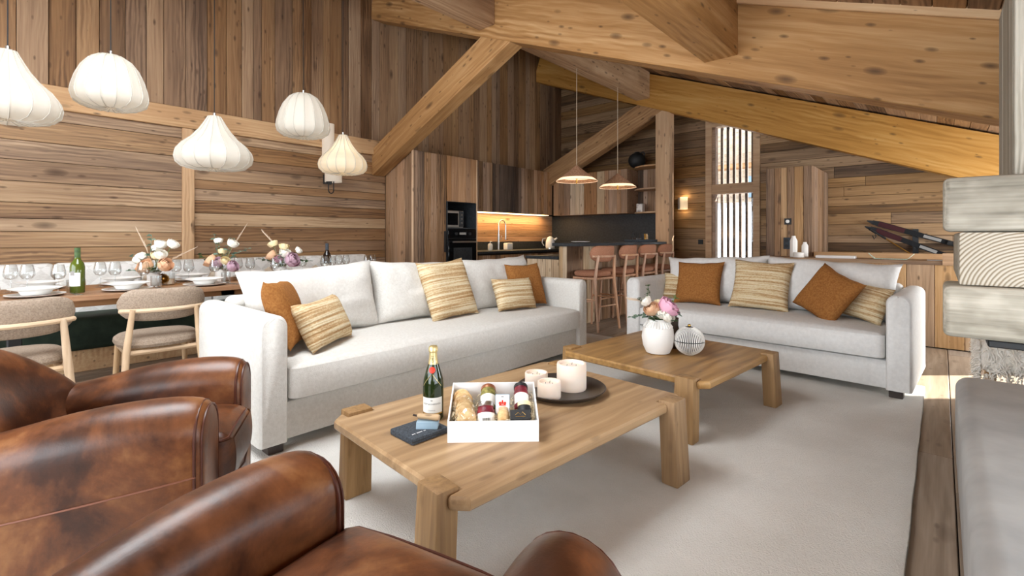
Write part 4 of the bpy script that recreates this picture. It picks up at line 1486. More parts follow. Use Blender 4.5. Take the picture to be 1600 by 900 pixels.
def sofa(name, label, loc, rz, L, ncush, fab, aw=.145, D=1.0, seed=1):
    t = thing(name, label, 'sofa', loc, rz)
    mk('base', rbox(aw - .01, L - aw + .01, .03, D - .02, .055, .256, .012, 2), fab, t)
    mk('back', rbox(aw - .01, L - aw + .01, D - .2, D, .055, .74, .05, 4), fab, t)
    for s, (x0, x1) in enumerate(((0, aw), (L - aw, L))):
        a = mk('arm', armgeo(x0, x1, D, .72, s, .06), fab, t, angle=50)
        c = (x0 + x1) / 2
        hw = aw / 2 - .014
        loop = [(c - hw, .004, .06)] + [(c - hw, .004, .64)] + [(c - (hw - .05) - .05 * math.cos(R(q)), .004, .654 + .05 * math.sin(R(q))) for q in range(15, 91, 15)] + \
               [(c + (hw - .05) + .05 * math.sin(R(q)), .004, .654 + .05 * math.cos(R(q))) for q in range(0, 91, 15)] + [(c + hw, .004, .06)]
        mk('welt', tube(loop, .004, 6), fab, a)
    mk('seat_cushion', puff(aw + .004, L - aw - .004, -.025, D - .22, .264, .445, .05, .035, .03, 14, seed), fab, t, angle=60)
    cw = (L - 2 * aw) / ncush
    for k in range(ncush):
        g = pillow(cw * 1.05, .49, .27, .075, 24, seed * 7 + k, .02)
        m = Matrix.Translation((aw + cw * (k + .5), D - .36, .69)) @ Matrix.Rotation(R(-13), 4, 'X') @ Matrix.Rotation(R((-2.5, 2, -1.5)[k % 3]), 4, 'Y')
        mk('back_cushion', xf(g, m), fab, t, angle=75)
    for x in (.09, L - .09):
        for y in (.07, D - .08):
            mk('foot', rbox(x - .04, x + .04, y - .04, y + .04, 0, .058, .004, 1), 'foot', t)
    return t


S1 = sofa('sofa', 'long white boucle sofa with three back cushions, backing onto the dining table', (-2.55, .953, RZ), R(90), 2.99, 3, 'boucle', seed=2)
S2 = sofa('sofa', 'white linen two-cushion sofa in front of the low boarded wall', (-2.365, 4.365, RZ), R(-3), 2.22, 2, 'linen', seed=5)


def cushion(S, lx, ly, w, h, t, lean, yaw, roll, mat, label, lz=None, lbl=False, seed=1, grp=None):
    """loose cushion, given in sofa coordinates (x along, y depth), bottom on the seat"""
    seat = .478
    zc = lz if lz is not None else seat + h / 2 * math.cos(R(lean)) * .97
    m = wm(S) @ Matrix.Translation((lx, ly, zc)) @ Matrix.Rotation(R(yaw), 4, 'Z') @ Matrix.Rotation(R(-lean), 4, 'X') @ Matrix.Rotation(R(roll), 4, 'Y')
    o = thing('cushion', label, 'cushion')
    o.matrix_basis = m @ Matrix.Translation((0, 0, -h / 2))
    mk('cover', xf(pillow(w, h, t, .09, 20, seed), Matrix.Translation((0, 0, h / 2))), mat, o, angle=75)
    if lbl:
        mk('leather_label', rbox(w * .30, w * .42, -.012, -.006, .03, .055, .001, 1), 'foot', o)
    return o


cushion(S1, .30, .40, .46, .42, .15, 20, 56, 3, 'rust', 'rust wool cushion tucked behind the sofa arm beside the dining chair', seed=3)
cushion(S1, .47, .27, .44, .30, .15, 26, 30, -3, 'stripe', 'striped oblong cushion leaning on the rust one by the dining chair', lbl=True, seed=4)
cushion(S1, 1.62, .45, .50, .50, .16, 22, 0, -3, 'stripe', 'large square striped cushion in the middle of the three-cushion sofa', seed=5)
cushion(S1, 2.30, .33, .48, .30, .14, 22, -4, 2, 'stripe', 'striped oblong cushion before a rust one at the bar end of the long sofa', lbl=True, seed=6)
cushion(S1, 2.58, .43, .42, .42, .13, 20, -10, 0, 'rust', 'square rust cushion behind a striped one at the bar end of the long sofa', seed=7)
cushion(S2, .34, .56, .44, .28, .13, 16, 4, 0, 'stripe', 'striped oblong cushion partly hidden behind a rust one on the two-cushion sofa', seed=8)
cushion(S2, .56, .42, .46, .44, .15, 22, 2, -2, 'rust', 'upright rust cushion near the bar-stool end of the two-cushion sofa', seed=9)
cushion(S2, 1.12, .45, .50, .47, .16, 22, 4, 2, 'stripe', 'large square striped cushion between the back cushions of the two-cushion sofa', seed=10)
cushion(S2, 1.66, .33, .42, .42, .14, 26, -24, 24, 'rust', 'tilted rust cushion at the hearth end of the two-cushion sofa', seed=11)
cushion(S2, 1.86, .45, .44, .30, .15, 20, -26, 8, 'stripe', 'striped oblong cushion squeezed against the sofa arm by the hearth', seed=12)


# coffee tables ----------------------------------------------------------
def coffee_table(label, cx, cy, rz, W, L, H, seed):
    t = thing('coffee_table', label, 'table', (cx, cy, RZ), rz)
    H -= RZ
    th = .042
    lw, lt = .118, .08
    hw, hl = W / 2, L / 2
    # outline with four pin-wheel notches (local x across, y along)
    ins = .058
    no = .045
    cr = .04

    def edge(a, b, nrm, pos, width):
        a, b, nrm = Vector(a), Vector(b), Vector(nrm)
        d = (b - a).normalized()
        s = a + d * pos
        e = s + d * width
        pts = []
        pts += [a + d * cr]
        pts += [s, s - nrm * no, e - nrm * no, e]
        pts += [b - d * cr]
        return pts
    A, B, Cc, Dd = (-hw, -hl), (hw, -hl), (hw, hl), (-hw, hl)
    out = []
    out += edge(A, B, (0, -1), W - ins - lw, lw)
    out += edge(B, Cc, (1, 0), L - ins - lw, lw)
    out += edge(Cc, Dd, (0, 1), W - ins - lw, lw)
    out += edge(Dd, A, (-1, 0), L - ins - lw, lw)
    n = len(out)
    rings = []
    for z, s in ((H - th, -.006), (H - th + .008, 0), (H - .010, 0), (H, -.008)):
        ring = []
        for i, q in enumerate(out):
            pr, nx_ = out[i - 1], out[(i + 1) % n]
            d = (nx_ - pr)
            nr = Vector((d.y, -d.x)).normalized()
            ring.append((q.x + nr.x * s, q.y + nr.y * s, z))
        rings.append(ring)
    top = loft(rings, caps=False)
    for ri in (0, 3):
        tri = tessellate_polygon([[Vector(q) for q in rings[ri]]])
        top[1].extend(tuple(ri * n + k for k in q) for q in tri)
    # planks run along y
    o = mk('tabletop', xf(top, Matrix.Rotation(R(-90), 4, 'Z')), 'table', t, angle=35)
    o.rotation_euler = (0, 0, R(90))
    lh = H + .012
    legs = (((W / 2 - ins - lw / 2), -hl + no - lt / 2 + .0, 0), (hw - no + lt / 2, hl - ins - lw / 2, 90), (-(W / 2 - ins - lw / 2), hl - no + lt / 2, 180), (-hw + no - lt / 2, -(hl - ins - lw / 2), 270))
    for (x, y, a) in legs:
        def sh(px_, py_, pz_):
            k = 1 - pz_ / lh
            return (px_ * (1 + .10 * k), py_ - .02 * k, pz_)
        g = wrp(rbox(-lw / 2 + .004, lw / 2 - .004, -lt / 2, lt / 2, 0, lh, .006, 2), sh)
        mk('leg', g, 'tableleg', t, M4=Matrix.Translation((x, y, 0)) @ Matrix.Rotation(R(a), 4, 'Z'))
    mk('batten', rbox(-hw + .12, hw - .12, hl * .35 - .035, hl * .35 + .035, H - th - .03, H - th, .004, 1), 'tableleg', t)
    return t


T1H, T2H = .388, .362
coffee_table('longer oak coffee table carrying the champagne bottle and gift box', -1.42, 1.635, R(-4.7), .90, 1.35, T1H, 1)
coffee_table('squarer oak coffee table carrying the white flower vase', -1.41, 3.20, R(-5), 1.04, 1.06, T2H, 4)

# champagne --------------------------------------------------------------
p = atz(677, 653, T1H)
o = thing('champagne_bottle', 'dark green champagne bottle with gold foil neck and white label', 'bottle', (p.x, p.y, T1H))
rB = .043
mk('glass', lathe(bottle_prof(.30, rB, True), 32, cap1=True), 'greenglass', o)
fo = mk('foil', lathe([(.0235, .216), (.0205, .235), (.0172, .255), (.0162, .278), (.0195, .281), (.0195, .297), (.015, .304), (.001, .306)], 28, cap0=False), 'goldfoil', o)
mk('seal', xf(lathe([(.0135, 0), (.0135, .002), (.011, .003)], 18, cap1=True), Matrix.Translation(tuple(-FW * .0265 + Vector((0, 0, .208)))) @ (-FW + Vector((0, 0, .35))).to_track_quat('Z', 'Y').to_matrix().to_4x4()), 'redseal', o)
lb = mk('label', cylpatch(rB + .0006, .035, .098, FACE - 1.1, FACE + 1.1), 'label', o)
mk('label_band', cylpatch(rB + .0008, .030, .0345, FACE - 1.1, FACE + 1.1), 'gold', o)
for sgn in (-1, 1):
    pts = []
    for i in range(9):
        a = FACE + sgn * (.1 + i * .11)
        z = .192 - i * .006
        rr = rB * (.70 + (.93 - .70) * max(0, (.204 - z) / .036)) if z > .168 else rB * .95
        pts.append(((rr + .002) * math.cos(a), (rr + .002) * math.sin(a), z))
    mk('neck_ribbon', tube(pts, .0012, 5), 'goldfoil', o)
try:
    text(lb, 'lettering', 'MOËT & CHANDON', .0088, 'ink', cyl_text(rB + .0012, .072, FACE))
    text(lb, 'lettering', 'CHAMPAGNE', .005, 'greyink', cyl_text(rB + .0012, .046, FACE))
    text(lb, 'lettering', 'W', .010, 'ink', cyl_text(rB + .0012, .086, FACE))
    text(fo, 'lettering', 'MOËT', .016, 'ink', cyl_text(.0200, .246, FACE, True))
except Exception as e:
    print('text', e)

# gift box ---------------------------------------------------------------
pa, pb = atz(699, 692, T1H), atz(842, 690, T1H)
bx = (pb - pa).normalized()
ang = math.atan2(bx.y, bx.x)
BW, BD, BH, BK = (pb - pa).length, .24, .078, .150
G = thing('gift_box', 'open white card gift box filled with jars and treats', 'box', pa, ang)
tk = .005
mk('bottom', bb(0, BW, 0, BD, 0, tk), 'paper', G, smooth=False)
mk('front_wall', bb(0, BW, 0, tk, tk, BH), 'paper', G, smooth=False)
mk('back_wall', bb(0, BW, BD - tk, BD, tk, BK), 'paper', G, smooth=False)
for x in (0, BW - tk):
    v = [(x, tk, tk), (x, BD - tk, tk), (x, BD - tk, BK), (x, tk, BH), (x + tk, tk, tk), (x + tk, BD - tk, tk), (x + tk, BD - tk, BK), (x + tk, tk, BH)]
    mk('side_wall', (v, [(0, 1, 2, 3), (4, 5, 6, 7), (0, 1, 5, 4), (1, 2, 6, 5), (2, 3, 7, 6), (3, 0, 4, 7)]), 'paper', G, smooth=False)
GM = wm(G)
rs = random.Random(5)
gs = []
for k in range(1000):
    x, y = rs.uniform(.015, BW - .015), rs.uniform(.015, BD - .015)
    z = .008 + (.055 + (y / BD) * .06) * rs.random()
    if k > 700:
        x = rs.uniform(.012, .04) if k % 2 else BW - rs.uniform(.012, .035)
        y = rs.uniform(.06, BD - .02)
        z = .04 + (.03 + y / BD * .05) * rs.random()
    a = rs.uniform(0, 6.28)
    q = [(x + .02 * math.cos(a) * s + .006 * math.sin(3 * s), y + .02 * math.sin(a) * s, z + .008 * math.cos(2.2 * s)) for s in (-1, -.4, .3, 1)]
    q = [(min(BW - .01, max(.01, c[0])), min(BD - .01, max(.01, c[1])), max(.006, c[2])) for c in q]
    gs.append(tube(q, .0011, 3, cap=False))
sh = mk('paper_shred', join(gs), 'shred', None)
sh.matrix_basis = GM
tag(sh, 'cream shredded paper filling inside the white gift box', 'packing')
sh['kind'] = 'stuff'


def inbox(name, label, cat, x, y, z, rx=0, rz=0, ry=0):
    o = thing(name, label, cat)
    o.matrix_basis = GM @ Matrix.Translation((x, y, z + .012)) @ Euler((R(rx), R(ry), R(rz))).to_matrix().to_4x4()
    return o


def jar(o, r, h, lidm, fill, lab=True, lidr=None):
    mk('glass_jar', lathe([(r * .9, 0), (r, .006), (r, h * .8), (r * .9, h * .88), (r * .9, h)], 22, cap1=True), fill, o)
    mk('lid', lathe([(lidr or r * .96, h), (lidr or r * .96, h + .014), (r * .9, h + .017), (.001, h + .017)], 22), lidm, o)
    if lab:
        mk('label', cylpatch(r + .0006, h * .15, h * .62, -PI / 2 - 1.2, -PI / 2 + 1.2), 'label', o)


o = inbox('biscuit_bag', 'clear bag of golden round biscuits at the end of the gift box', 'biscuits', .055, .115, .045, 0, 10)
for k in range(9):
    mk('biscuit', xf(lathe([(.034, -.006), (.037, 0), (.034, .006), (.001, .007)], 18), Matrix.Translation((.004 * math.sin(k * 2), -.085 + k * .02, .012 + k * .004)) @ Matrix.Rotation(R(66), 4, 'X')), 'biscuit', o)
mk('film', wrp(sphere(0, 0, .026, 1, 20, 12, .046, .115, .046), lambda x, y, z: (x, y, z + .002 * math.sin(x * 160) + .002 * math.sin(y * 130))), 'pane', o)
o = inbox('herb_jar', 'jar of green herbs with a copper lid lying in the gift box', 'jar', .148, .12, .062, -58, 0)
jar(o, .032, .095, 'jarlid', 'herb')
o = inbox('jam_jar', 'red preserve jar with steel lid and barcode label before the herb jar', 'jar', .142, .045, .030, -35, 4)
jar(o, .034, .07, 'steel', 'plum')
for k in range(9):
    x = -.014 + k * .0032
    mk('barcode_bar', bb(x, x + (.0012 if k % 2 else .0022), -.0352, -.0348, .012, .022), 'ink', o, smooth=False)
o = inbox('card', 'white shield-shaped card with a red emblem standing in the gift box', 'card', .205, .085, .086, -22, 0)
n = 10
pts = [(-.028, .05), (.028, .05), (.028, -.015)] + [(.028 * math.cos(R(a)), -.015 - .018 * math.sin(R(a))) for a in range(15, 180, 15)] + [(-.028, -.015)]
N = len(pts)
for nm, mt, sc, y0, y1 in (('card_border', 'bluegrey', 1.0, -.0015, .0015), ('card_face', 'paper', .93, -.0022, .0)):
    P2 = [(x * sc, z * sc + (.016 * (1 - sc))) for x, z in pts]
    mk(nm, ([(x, y0, z) for x, z in P2] + [(x, y1, z) for x, z in P2], [tuple(range(N)), tuple(range(N, 2 * N))] + [(i, (i + 1) % N, N + (i + 1) % N, N + i) for i in range(N)]), mt, o, smooth=False)
mk('emblem', [sphere(-.009, -.003, .016, .006, 10, 6, 1, .2, 1), sphere(.009, -.003, .016, .006, 10, 6, 1, .2, 1), box(0, -.003, .020, .006, .001, .014), box(0, -.003, .009, .026, .001, .004)], 'redseal', o)
mk('printed_line', [bb(-.014, .014, -.0032, -.0024, -.010, -.006), bb(-.005, .005, -.0032, -.0024, .038, .042)], 'greyink', o, smooth=False)
o = inbox('cork_pot', 'little glass pot with a round cork stopper beside the black packet', 'jar', .208, .04, .042, -50, 0)
mk('pot', lathe([(.018, 0), (.022, .004), (.022, .04), (.018, .046)], 18, cap1=True), 'biscuit', o)
mk('stopper', lathe([(.0175, .046), (.0185, .06), (.001, .061)], 18), 'cork', o)
o = inbox('dark_jar', 'dark preserve jar with a pale label and black lid lying in the box corner', 'jar', .282, .115, .066, -58, 0)
jar(o, .030, .10, 'black', 'plum')
o = inbox('dark_jar', 'second smaller dark jar with a pale lid between the black packet and the corner jar', 'jar', .290, .065, .046, -40, 0)
jar(o, .027, .05, 'fly', 'black', False)
o = inbox('black_packet', 'flat black packet with a gold print at the front of the gift box', 'box', .272, .02, .062, -62, 0)
mk('packet', rbox(-.038, .038, -.006, .006, 0, .045, .002, 1), 'ink', o)
mk('gold_print', [tube([(-.02, -.0065, .018), (-.008, -.0065, .03), (0, -.0065, .02), (.008, -.0065, .032), (.02, -.0065, .018)], .0007, 4), bb(-.018, .018, -.0068, -.006, .010, .012)], 'gold', o, smooth=False)

# felt pouch, blue block with a cork-coloured roll
pc = [atz(615, 675, T1H), atz(652, 697, T1H), atz(697, 680, T1H)]
u = (pc[1] - pc[0]); w_ = (pc[2] - pc[1])
cen = (pc[0] + pc[2]) / 2
a0 = math.atan2(w_.y, w_.x)
o = thing('felt_folder', 'dark grey felt folder lying at the foot of the champagne bottle', 'folder', (cen.x, cen.y, T1H), a0)
fw2, fd2 = .17, .15
mk('cover', rbox(-fw2 / 2, fw2 / 2, -fd2 / 2, fd2 / 2, 0, .024, .006, 2), 'felt', o)
mk('fold_line', rbox(-fw2 / 2 - .001, fw2 / 2 + .001, -fd2 / 2 - .001, -fd2 / 2 + .004, .010, .014, .001, 1), 'ink', o)
for k in range(12):
    if k in (3, 9):
        continue
    mk('printed_letter', bb(-.06 + k * .0052, -.057 + k * .0052, -fd2 / 2 + .035, -fd2 / 2 + .040, .0240, .0243), 'paper', o, smooth=False)
q = o.location
bp = atz(668, 668, T1H + .025)
o = thing('blue_block', 'small blue-grey glossy block with rounded top on the felt folder', 'block', (bp.x, bp.y, T1H + .0245), R(VP))
mk('block', wrp(rbox(-.042, .042, -.02, .02, 0, .026, .003, 2), lambda x, y, z: (x, y + .4 * z, z)), 'bluegrey', o)
o2 = thing('corkscrew', 'pale wooden corkscrew handle resting on the blue block', 'corkscrew', (bp.x, bp.y, T1H + .051), R(VP - 12))
mk('handle', xf(lathe([(.006, -.046), (.010, -.04), (.0105, 0), (.013, .035), (.010, .045)], 16, cap1=True), Matrix.Translation((0, .010, .0125)) @ Matrix.Rotation(R(90), 4, 'Y')), 'cabpale', o2)
mk('screw', tube([(-.045, .01, .0125), (-.058, .01, .0135), (-.064, .008, .015)], .004, 6), 'foot', o2)

# plate of candles -------------------------------------------------------
pc = atz(877, 612, T1H)
tag(mk('round_tray', lathe([(.14, 0), (.188, .006), (.214, .026), (.218, .03), (.214, .032), (.188, .014), (.001, .010)], 48), 'darkplate', loc=(pc.x, pc.y, T1H)), 'dark bronze round tray under the three candles', 'tray')


def candle(px, py, r, h, label):
    q = atz(px, py, T1H + .012)
    o = thing('candle', label, 'candle', (q.x, q.y, T1H + .0115))
    mk('body', lathe([(r * .96, 0), (r, .006), (r, h * .92), (r * .97, h), (r * .86, h), (r * .84, h - .012), (r * .80, h - .016), (.001, h - .016)], 36), 'wax', o)
    for k in range(3):
        a = k * 2.1
        mk('wick', tube([(r * .35 * math.cos(a), r * .35 * math.sin(a), h - .017), (r * .35 * math.cos(a) + .002, r * .35 * math.sin(a), h - .004)], .0012, 5), 'ink', o)
    return o


candle(893, 607, .073, .128, 'tallest thick white pillar candle on the bronze tray')
candle(858, 621, .055, .078, 'short wide white candle right behind the gift box corner')
candle(838, 600, .058, .062, 'low white candle at the rim of the tray farthest from the pillar candle')

# vase and ornaments on the square table --------------------------------
pv = atz(1028, 551, T2H)
o = thing('flower_vase', 'white ceramic vase with ribbed neck on the squarer coffee table', 'vase', (pv.x, pv.y, T2H))
mk('body', lathe([(.065, 0), (.078, .006), (.098, .05), (.107, .11), (.10, .165), (.082, .195), (.068, .212), (.066, .232), (.060, .232), (.060, .21), (.09, .16), (.06, .02), (.001, .015)], 40), 'matwhite', o)
for k in range(30):
    a = 2 * PI * k / 30
    mk('neck_rib', tube([(.0955 * math.cos(a), .0955 * math.sin(a), .178), (.080 * math.cos(a), .080 * math.sin(a), .2), (.0685 * math.cos(a), .0685 * math.sin(a), .215)], .004, 5), 'matwhite', o)
bouquet((pv.x, pv.y, T2H + .21), 'bouquet with a pink peony, peach rose and white anemone in the white vase',
        lay([(.06, .10, -.03, .085, 'flp'), (-.05, .09, -.03, .06, 'flo'), (.005, .065, -.06, .045, 'flw'), (.045, .05, -.075, .05, 'flw'), (-.08, .14, 0, .045, 'flw'), (.02, .12, .04, .04, 'fly')]),
        [(path((0, 0, 0), (-.1, .05, -.03), (-.19, .04, -.04)), 9, 'leaf'), (path((0, 0, 0), (-.07, .12, .02), (-.06, .24, .02)), 8, 'leafd'), (path((0, 0, 0), (-.1, .12, .0), (-.14, .16, 0)), 6, 'leafd'), (path((0, 0, 0), (.08, .05, -.04), (.13, .06, -.05)), 7, 'leaf'),
         (path((0, 0, 0), (-.04, .04, -.06), (-.07, .03, -.09)), 6, 'leafd'), (path((0, 0, 0), (.05, .03, -.06), (.08, .02, -.09)), 6, 'leafd'), (path((0, 0, 0), (-.01, .05, -.06), (.0, .06, -.08)), 6, 'leaf'), (path((0, 0, 0), (.1, .12, 0), (.12, .18, 0)), 5, 'stem')],
        [path((0, 0, 0), (-.12, .14, 0), (-.2, .15, 0))], seed=9, big=1.0)
po = atz(1077, 554, T2H)
o = thing('ribbed_jar', 'round lidded jar with black and white ribs and a gold knob', 'jar', (po.x, po.y, T2H))
R0 = .094
n = 44


def ribprof(t):
    return [(max(.002, R0 * math.sin(R(a))), R0 - R0 * math.cos(R(a))) for a in t]


mk('lower_shell', lathe(ribprof(range(22, 91, 6)), 48), 'ink', o)
mk('lid', lathe(ribprof(range(91, 173, 6)), 48, cap0=False, cap1=True), 'ink', o)
for k in range(n):
    a = 2 * PI * k / n
    mk('rib', tube([(r * 1.012 * math.cos(a), r * 1.012 * math.sin(a), z) for r, z in ribprof(range(24, 89, 8))], [.0010 + .0026 * math.sin(R(q)) for q in range(24, 89, 8)], 5), 'matwhite', o)
    mk('rib', tube([(r * 1.012 * math.cos(a), r * 1.012 * math.sin(a), z) for r, z in ribprof(range(92, 165, 8))], [.0010 + .0026 * math.sin(R(q)) for q in range(92, 165, 8)], 5), 'matwhite', o)
mk('foot', lathe([(.03, 0), (.045, .012)], 32), 'matwhite', o)
mk('crown', lathe([(.04, R0 * 2 - .014), (.015, R0 * 2 - .002)], 32, cap1=True), 'matwhite', o)
mk('knob', sphere(0, 0, R0 * 2 + .006, .011, 14, 8), 'gold', o)
pb2 = atz(1054, 543, T2H)
o = thing('smoky_vase', 'slim dark glass vase half hidden between the white vase and ribbed jar', 'vase', (pb2.x, pb2.y, T2H))
mk('body', lathe([(.04, 0), (.05, .02), (.05, .07), (.035, .12), (.026, .16), (.028, .21), (.024, .21), (.022, .16), (.001, .14)], 24), 'darkglass', o)
mk('rim', lathe([(.028, .207), (.030, .211), (.026, .213)], 24, cap0=False), 'darkglass', o)


# leather armchairs ------------------------------------------------------
def armchair(label, loc, rz, sp):
    t = thing('armchair', label, 'armchair', loc, rz)
    # sp: arm centre from the middle
    D = .80

    def sect(y, w, h, z0, lean):
        """closed ring in the xz plane"""
        ring = []
        r = w / 2
        ring.append((r * .86, z0))
        ring.append((r * .95, z0 + (h - r - z0) * .35))
        ring.append((r * 1.0, z0 + (h - r - z0) * .75))
        for a in range(0, 181, 15):
            ring.append((r * math.cos(R(a)) * 1.0, h - r + r * math.sin(R(a))))
        ring.append((-r * 1.0, z0 + (h - r - z0) * .75))
        ring.append((-r * .92, z0 + (h - r - z0) * .35))
        ring.append((-r * .86, z0))
        return [(x + lean * (z - .1), y, z) for x, z in ring]
    for s in (-1, 1):
        secs = []
        for y, w, h in ((0, .152, .568), (.004, .175, .593), (.018, .194, .614), (.05, .205, .626), (.14, .212, .634), (.28, .208, .626), (.42, .195, .602), (.56, .18, .565), (.70, .17, .55), (.78, .15, .54)):
            ring = sect(y, w, h, .07, 0)
            secs.append([(s * (sp + x * 1.0 + (.02 * math.sin(PI * y / .8))), y - .03, z) for x, _, z in ring])
        a = mk('arm', loft(secs), 'leather', t, angle=70, sub=1)
        loop = [(s * (sp + x * 1.02), -.006, z) for x, _, z in sect(0, .190, .609, .07, 0)]
        mk('piping', tube(loop, .005, 6), 'piping', a)
        loop = [(s * (sp + x * 1.02), -.024, z) for x, _, z in sect(0, .176, .597, .07, 0)]
        mk('piping', tube(loop, .0035, 6), 'piping', a)
        ST = ((0, .152), (.004, .175), (.018, .194), (.05, .205), (.14, .212), (.28, .208), (.42, .195), (.56, .18), (.70, .17), (.78, .15))

        def aw_(y):
            for (ya, wa), (yb, wb_) in zip(ST, ST[1:]):
                if ya <= y <= yb:
                    return wa + (wb_ - wa) * (y - ya) / (yb - ya)
            return .15
        seam = [(s * (sp + aw_(y) / 2 * .995 + .02 * math.sin(PI * y / .8)), y - .03, .415 - .10 * (y / .8) ** 1.2) for y in [.02 + i * .05 for i in range(15)]]
        mk('seam', tube(seam, .0028, 6), 'thread', a)
        seam2 = [(s * (sp + aw_(.5) / 2 * q + .02 * math.sin(PI * .5 / .8)), .47, z) for z, q in ((.08, .87), (.2, .95), (.355, .99))]
        mk('seam', tube(seam2, .0025, 6), 'piping', a)
    # back: arched roll
    secs = []
    N = 22
    for i in range(N + 1):
        u = -1 + 2 * i / N
        x = u * (sp + .045)
        y = .70 - .14 * abs(u) ** 2.2
        top = .78 - .24 * abs(u) ** 2.3
        th = .24 * (1 - .35 * abs(u) ** 3)
        if i in (0, N):
            top -= .03
            th *= .6
        ring = []
        for k in range(18):
            a = 2 * PI * k / 18
            q = lambda c, e: math.copysign(abs(c) ** e, c)
            cz = (.16 + top) / 2
            z = cz + (top - .16) / 2 * q(math.sin(a), .62)
            yy = y + th / 2 * q(math.cos(a), .8) + (z - .45) * .22
            ring.append((x, yy, z))
        secs.append(ring)
    mk('backrest', loft(secs), 'leather', t, angle=75, sub=1)
    mk('base', rbox(-sp + .02, sp - .02, -.035, .74, .06, .288, .02, 2), 'leather', t)
    c = mk('seat_cushion', puff(-sp + .085, sp - .085, -.06, .60, .285, .455, .045, .035, .015, 8, 3), 'leather', t, angle=60)
    q = sp - .085 - .01
    mk('piping', tube([(-q, .5, .445), (-q, .1, .445), (-q, -.03, .440), (-q + .02, -.048, .441), (-q * .5, -.050, .447), (0, -.050, .449), (q * .5, -.050, .447), (q - .02, -.048, .441), (q, -.03, .440), (q, .1, .445), (q, .5, .445)], .005, 6), 'piping', c)
    mk('piping', tube([(-q, .3, .29), (-q, -.052, .29), (0, -.07, .29), (q, -.052, .29), (q, .3, .29)], .004, 6), 'piping', c)
    for x in (-sp, sp):
        for y in (.05, .66):
            mk('foot', lathe([(.025, 0), (.032, .07)], 12), 'foot', t, loc=(x, y, 0))
    return t


armchair('brown leather club armchair standing beside the long sofa arm', (-1.967, .607, RZ), R(150), .262)
armchair('brown leather club armchair turned to the corner of the long coffee table', (-.80, .607, RZ), R(193.5), .334)

# =================================================================== HEARTH
tag(mk('hearth_bench', rbox(.055, 1.2, .3, 3.5, 0, .42, .06, 5), 'plaster', None, w=True), 'smooth grey rounded hearth bench along the floorboards', 'bench')
y0m = 2.52
o = tag(mk('mantel_beam', xf(rbox(-.6, .6, -.11, .11, -.105, .105, .022, 3), Matrix.Identity(4)), 'grey', loc=(.605, y0m + .11, 1.275)), 'topmost thick weathered mantel timber of the hearth stack', 'beam')
g = rbox(-.11, .11, -.5, .5, -.102, .102, .014, 3)
o = thing('mantel_beam', 'weathered hearth timber showing its round end grain, middle of the stack', 'beam', (.20, y0m + .51, 1.066))
mk('timber', rbox(-.15, .15, -.49, .5, -.103, .103, .014, 3), 'grey', o)
mk('end_grain', rbox(-.148, .148, -.502, -.488, -.101, .101, .006, 2), 'greyend', o)
o = tag(mk('mantel_beam', rbox(-.6, .6, -.16, .16, -.098, .098, .022, 3), 'grey', loc=(.605, y0m + .13, .864)), 'lowest weathered mantel timber of the hearth stack, above the black strip', 'beam')
tag(mk('fire_frame', rbox(.13, 1.15, y0m - .0, y0m + .24, .738, .765, .004, 1), 'black', None, w=True), 'black metal strip under the lowest mantel timber', 'frame')
hp = thing('chimney_casing', 'weathered boarded chimney casing rising from the mantel timbers', 'casing', (.6, 3.0, 1.38))
mk('core', bb(.225, .62, 2.66, 3.24, 1.381, 2.16), 'back', hp, w=True, smooth=False)
boards(hp, 'board', (.205, 2.66, 1.381), (0, 0, 1), (1, 0, 0), ny, .80, .42, (.055, .075), .03, 'grey', 101, .002)
boards(hp, 'board', (.225, 2.66, 1.381), (0, 0, 1), (0, 1, 0), (-1, 0, 0), .80, .58, (.12, .16), .02, 'grey', 102, .002)

# sheepskin draped over a stool
q = aty(1565, 560, 4.35)
o = thing('sheepskin_stool', 'stool covered with a shaggy white sheepskin behind the hearth', 'stool', (.42, 4.4, 0))
for sx in (-1, 1):
    for sy in (-1, 1):
        mk('leg', tube([(sx * .18, sy * .18, .3), (sx * .2, sy * .2, 0)], .018, 8, r2=.013), 'oak', o)
mk('seat', rbox(-.24, .24, -.24, .24, .3, .5, .06, 3), 'fleece', o)
rs = random.Random(8)
gs = []
for k in range(2600):
    fce = rs.randrange(5)
    a, b = rs.uniform(-1, 1), rs.uniform(-1, 1)
    if fce == 0:
        c = Vector((a * .22, b * .22, .495)); nn = Vector((0, 0, 1))
    else:
        zz = .22 + .26 * (b * .5 + .5)
        c, nn = {1: (Vector((-.238, a * .22, zz)), Vector((-1, 0, 0))), 2: (Vector((.238, a * .22, zz)), Vector((1, 0, 0))), 3: (Vector((a * .22, -.238, zz)), Vector((0, -1, 0))), 4: (Vector((a * .22, .238, zz)), Vector((0, 1, 0)))}[fce]
    d = (nn * .6 + Vector((rs.uniform(-1, 1), rs.uniform(-1, 1), rs.uniform(-1.2, .3)))).normalized()
    L = rs.uniform(.02, .045)
    gs.append(tube([c, c + d * L * .5 + nn * .004, c + d * L + Vector((0, 0, -.012))], [.006, .004, .0005], 4, cap=False))
fz = mk('fleece', join(gs), 'fleece', o)
fz['kind'] = 'stuff'

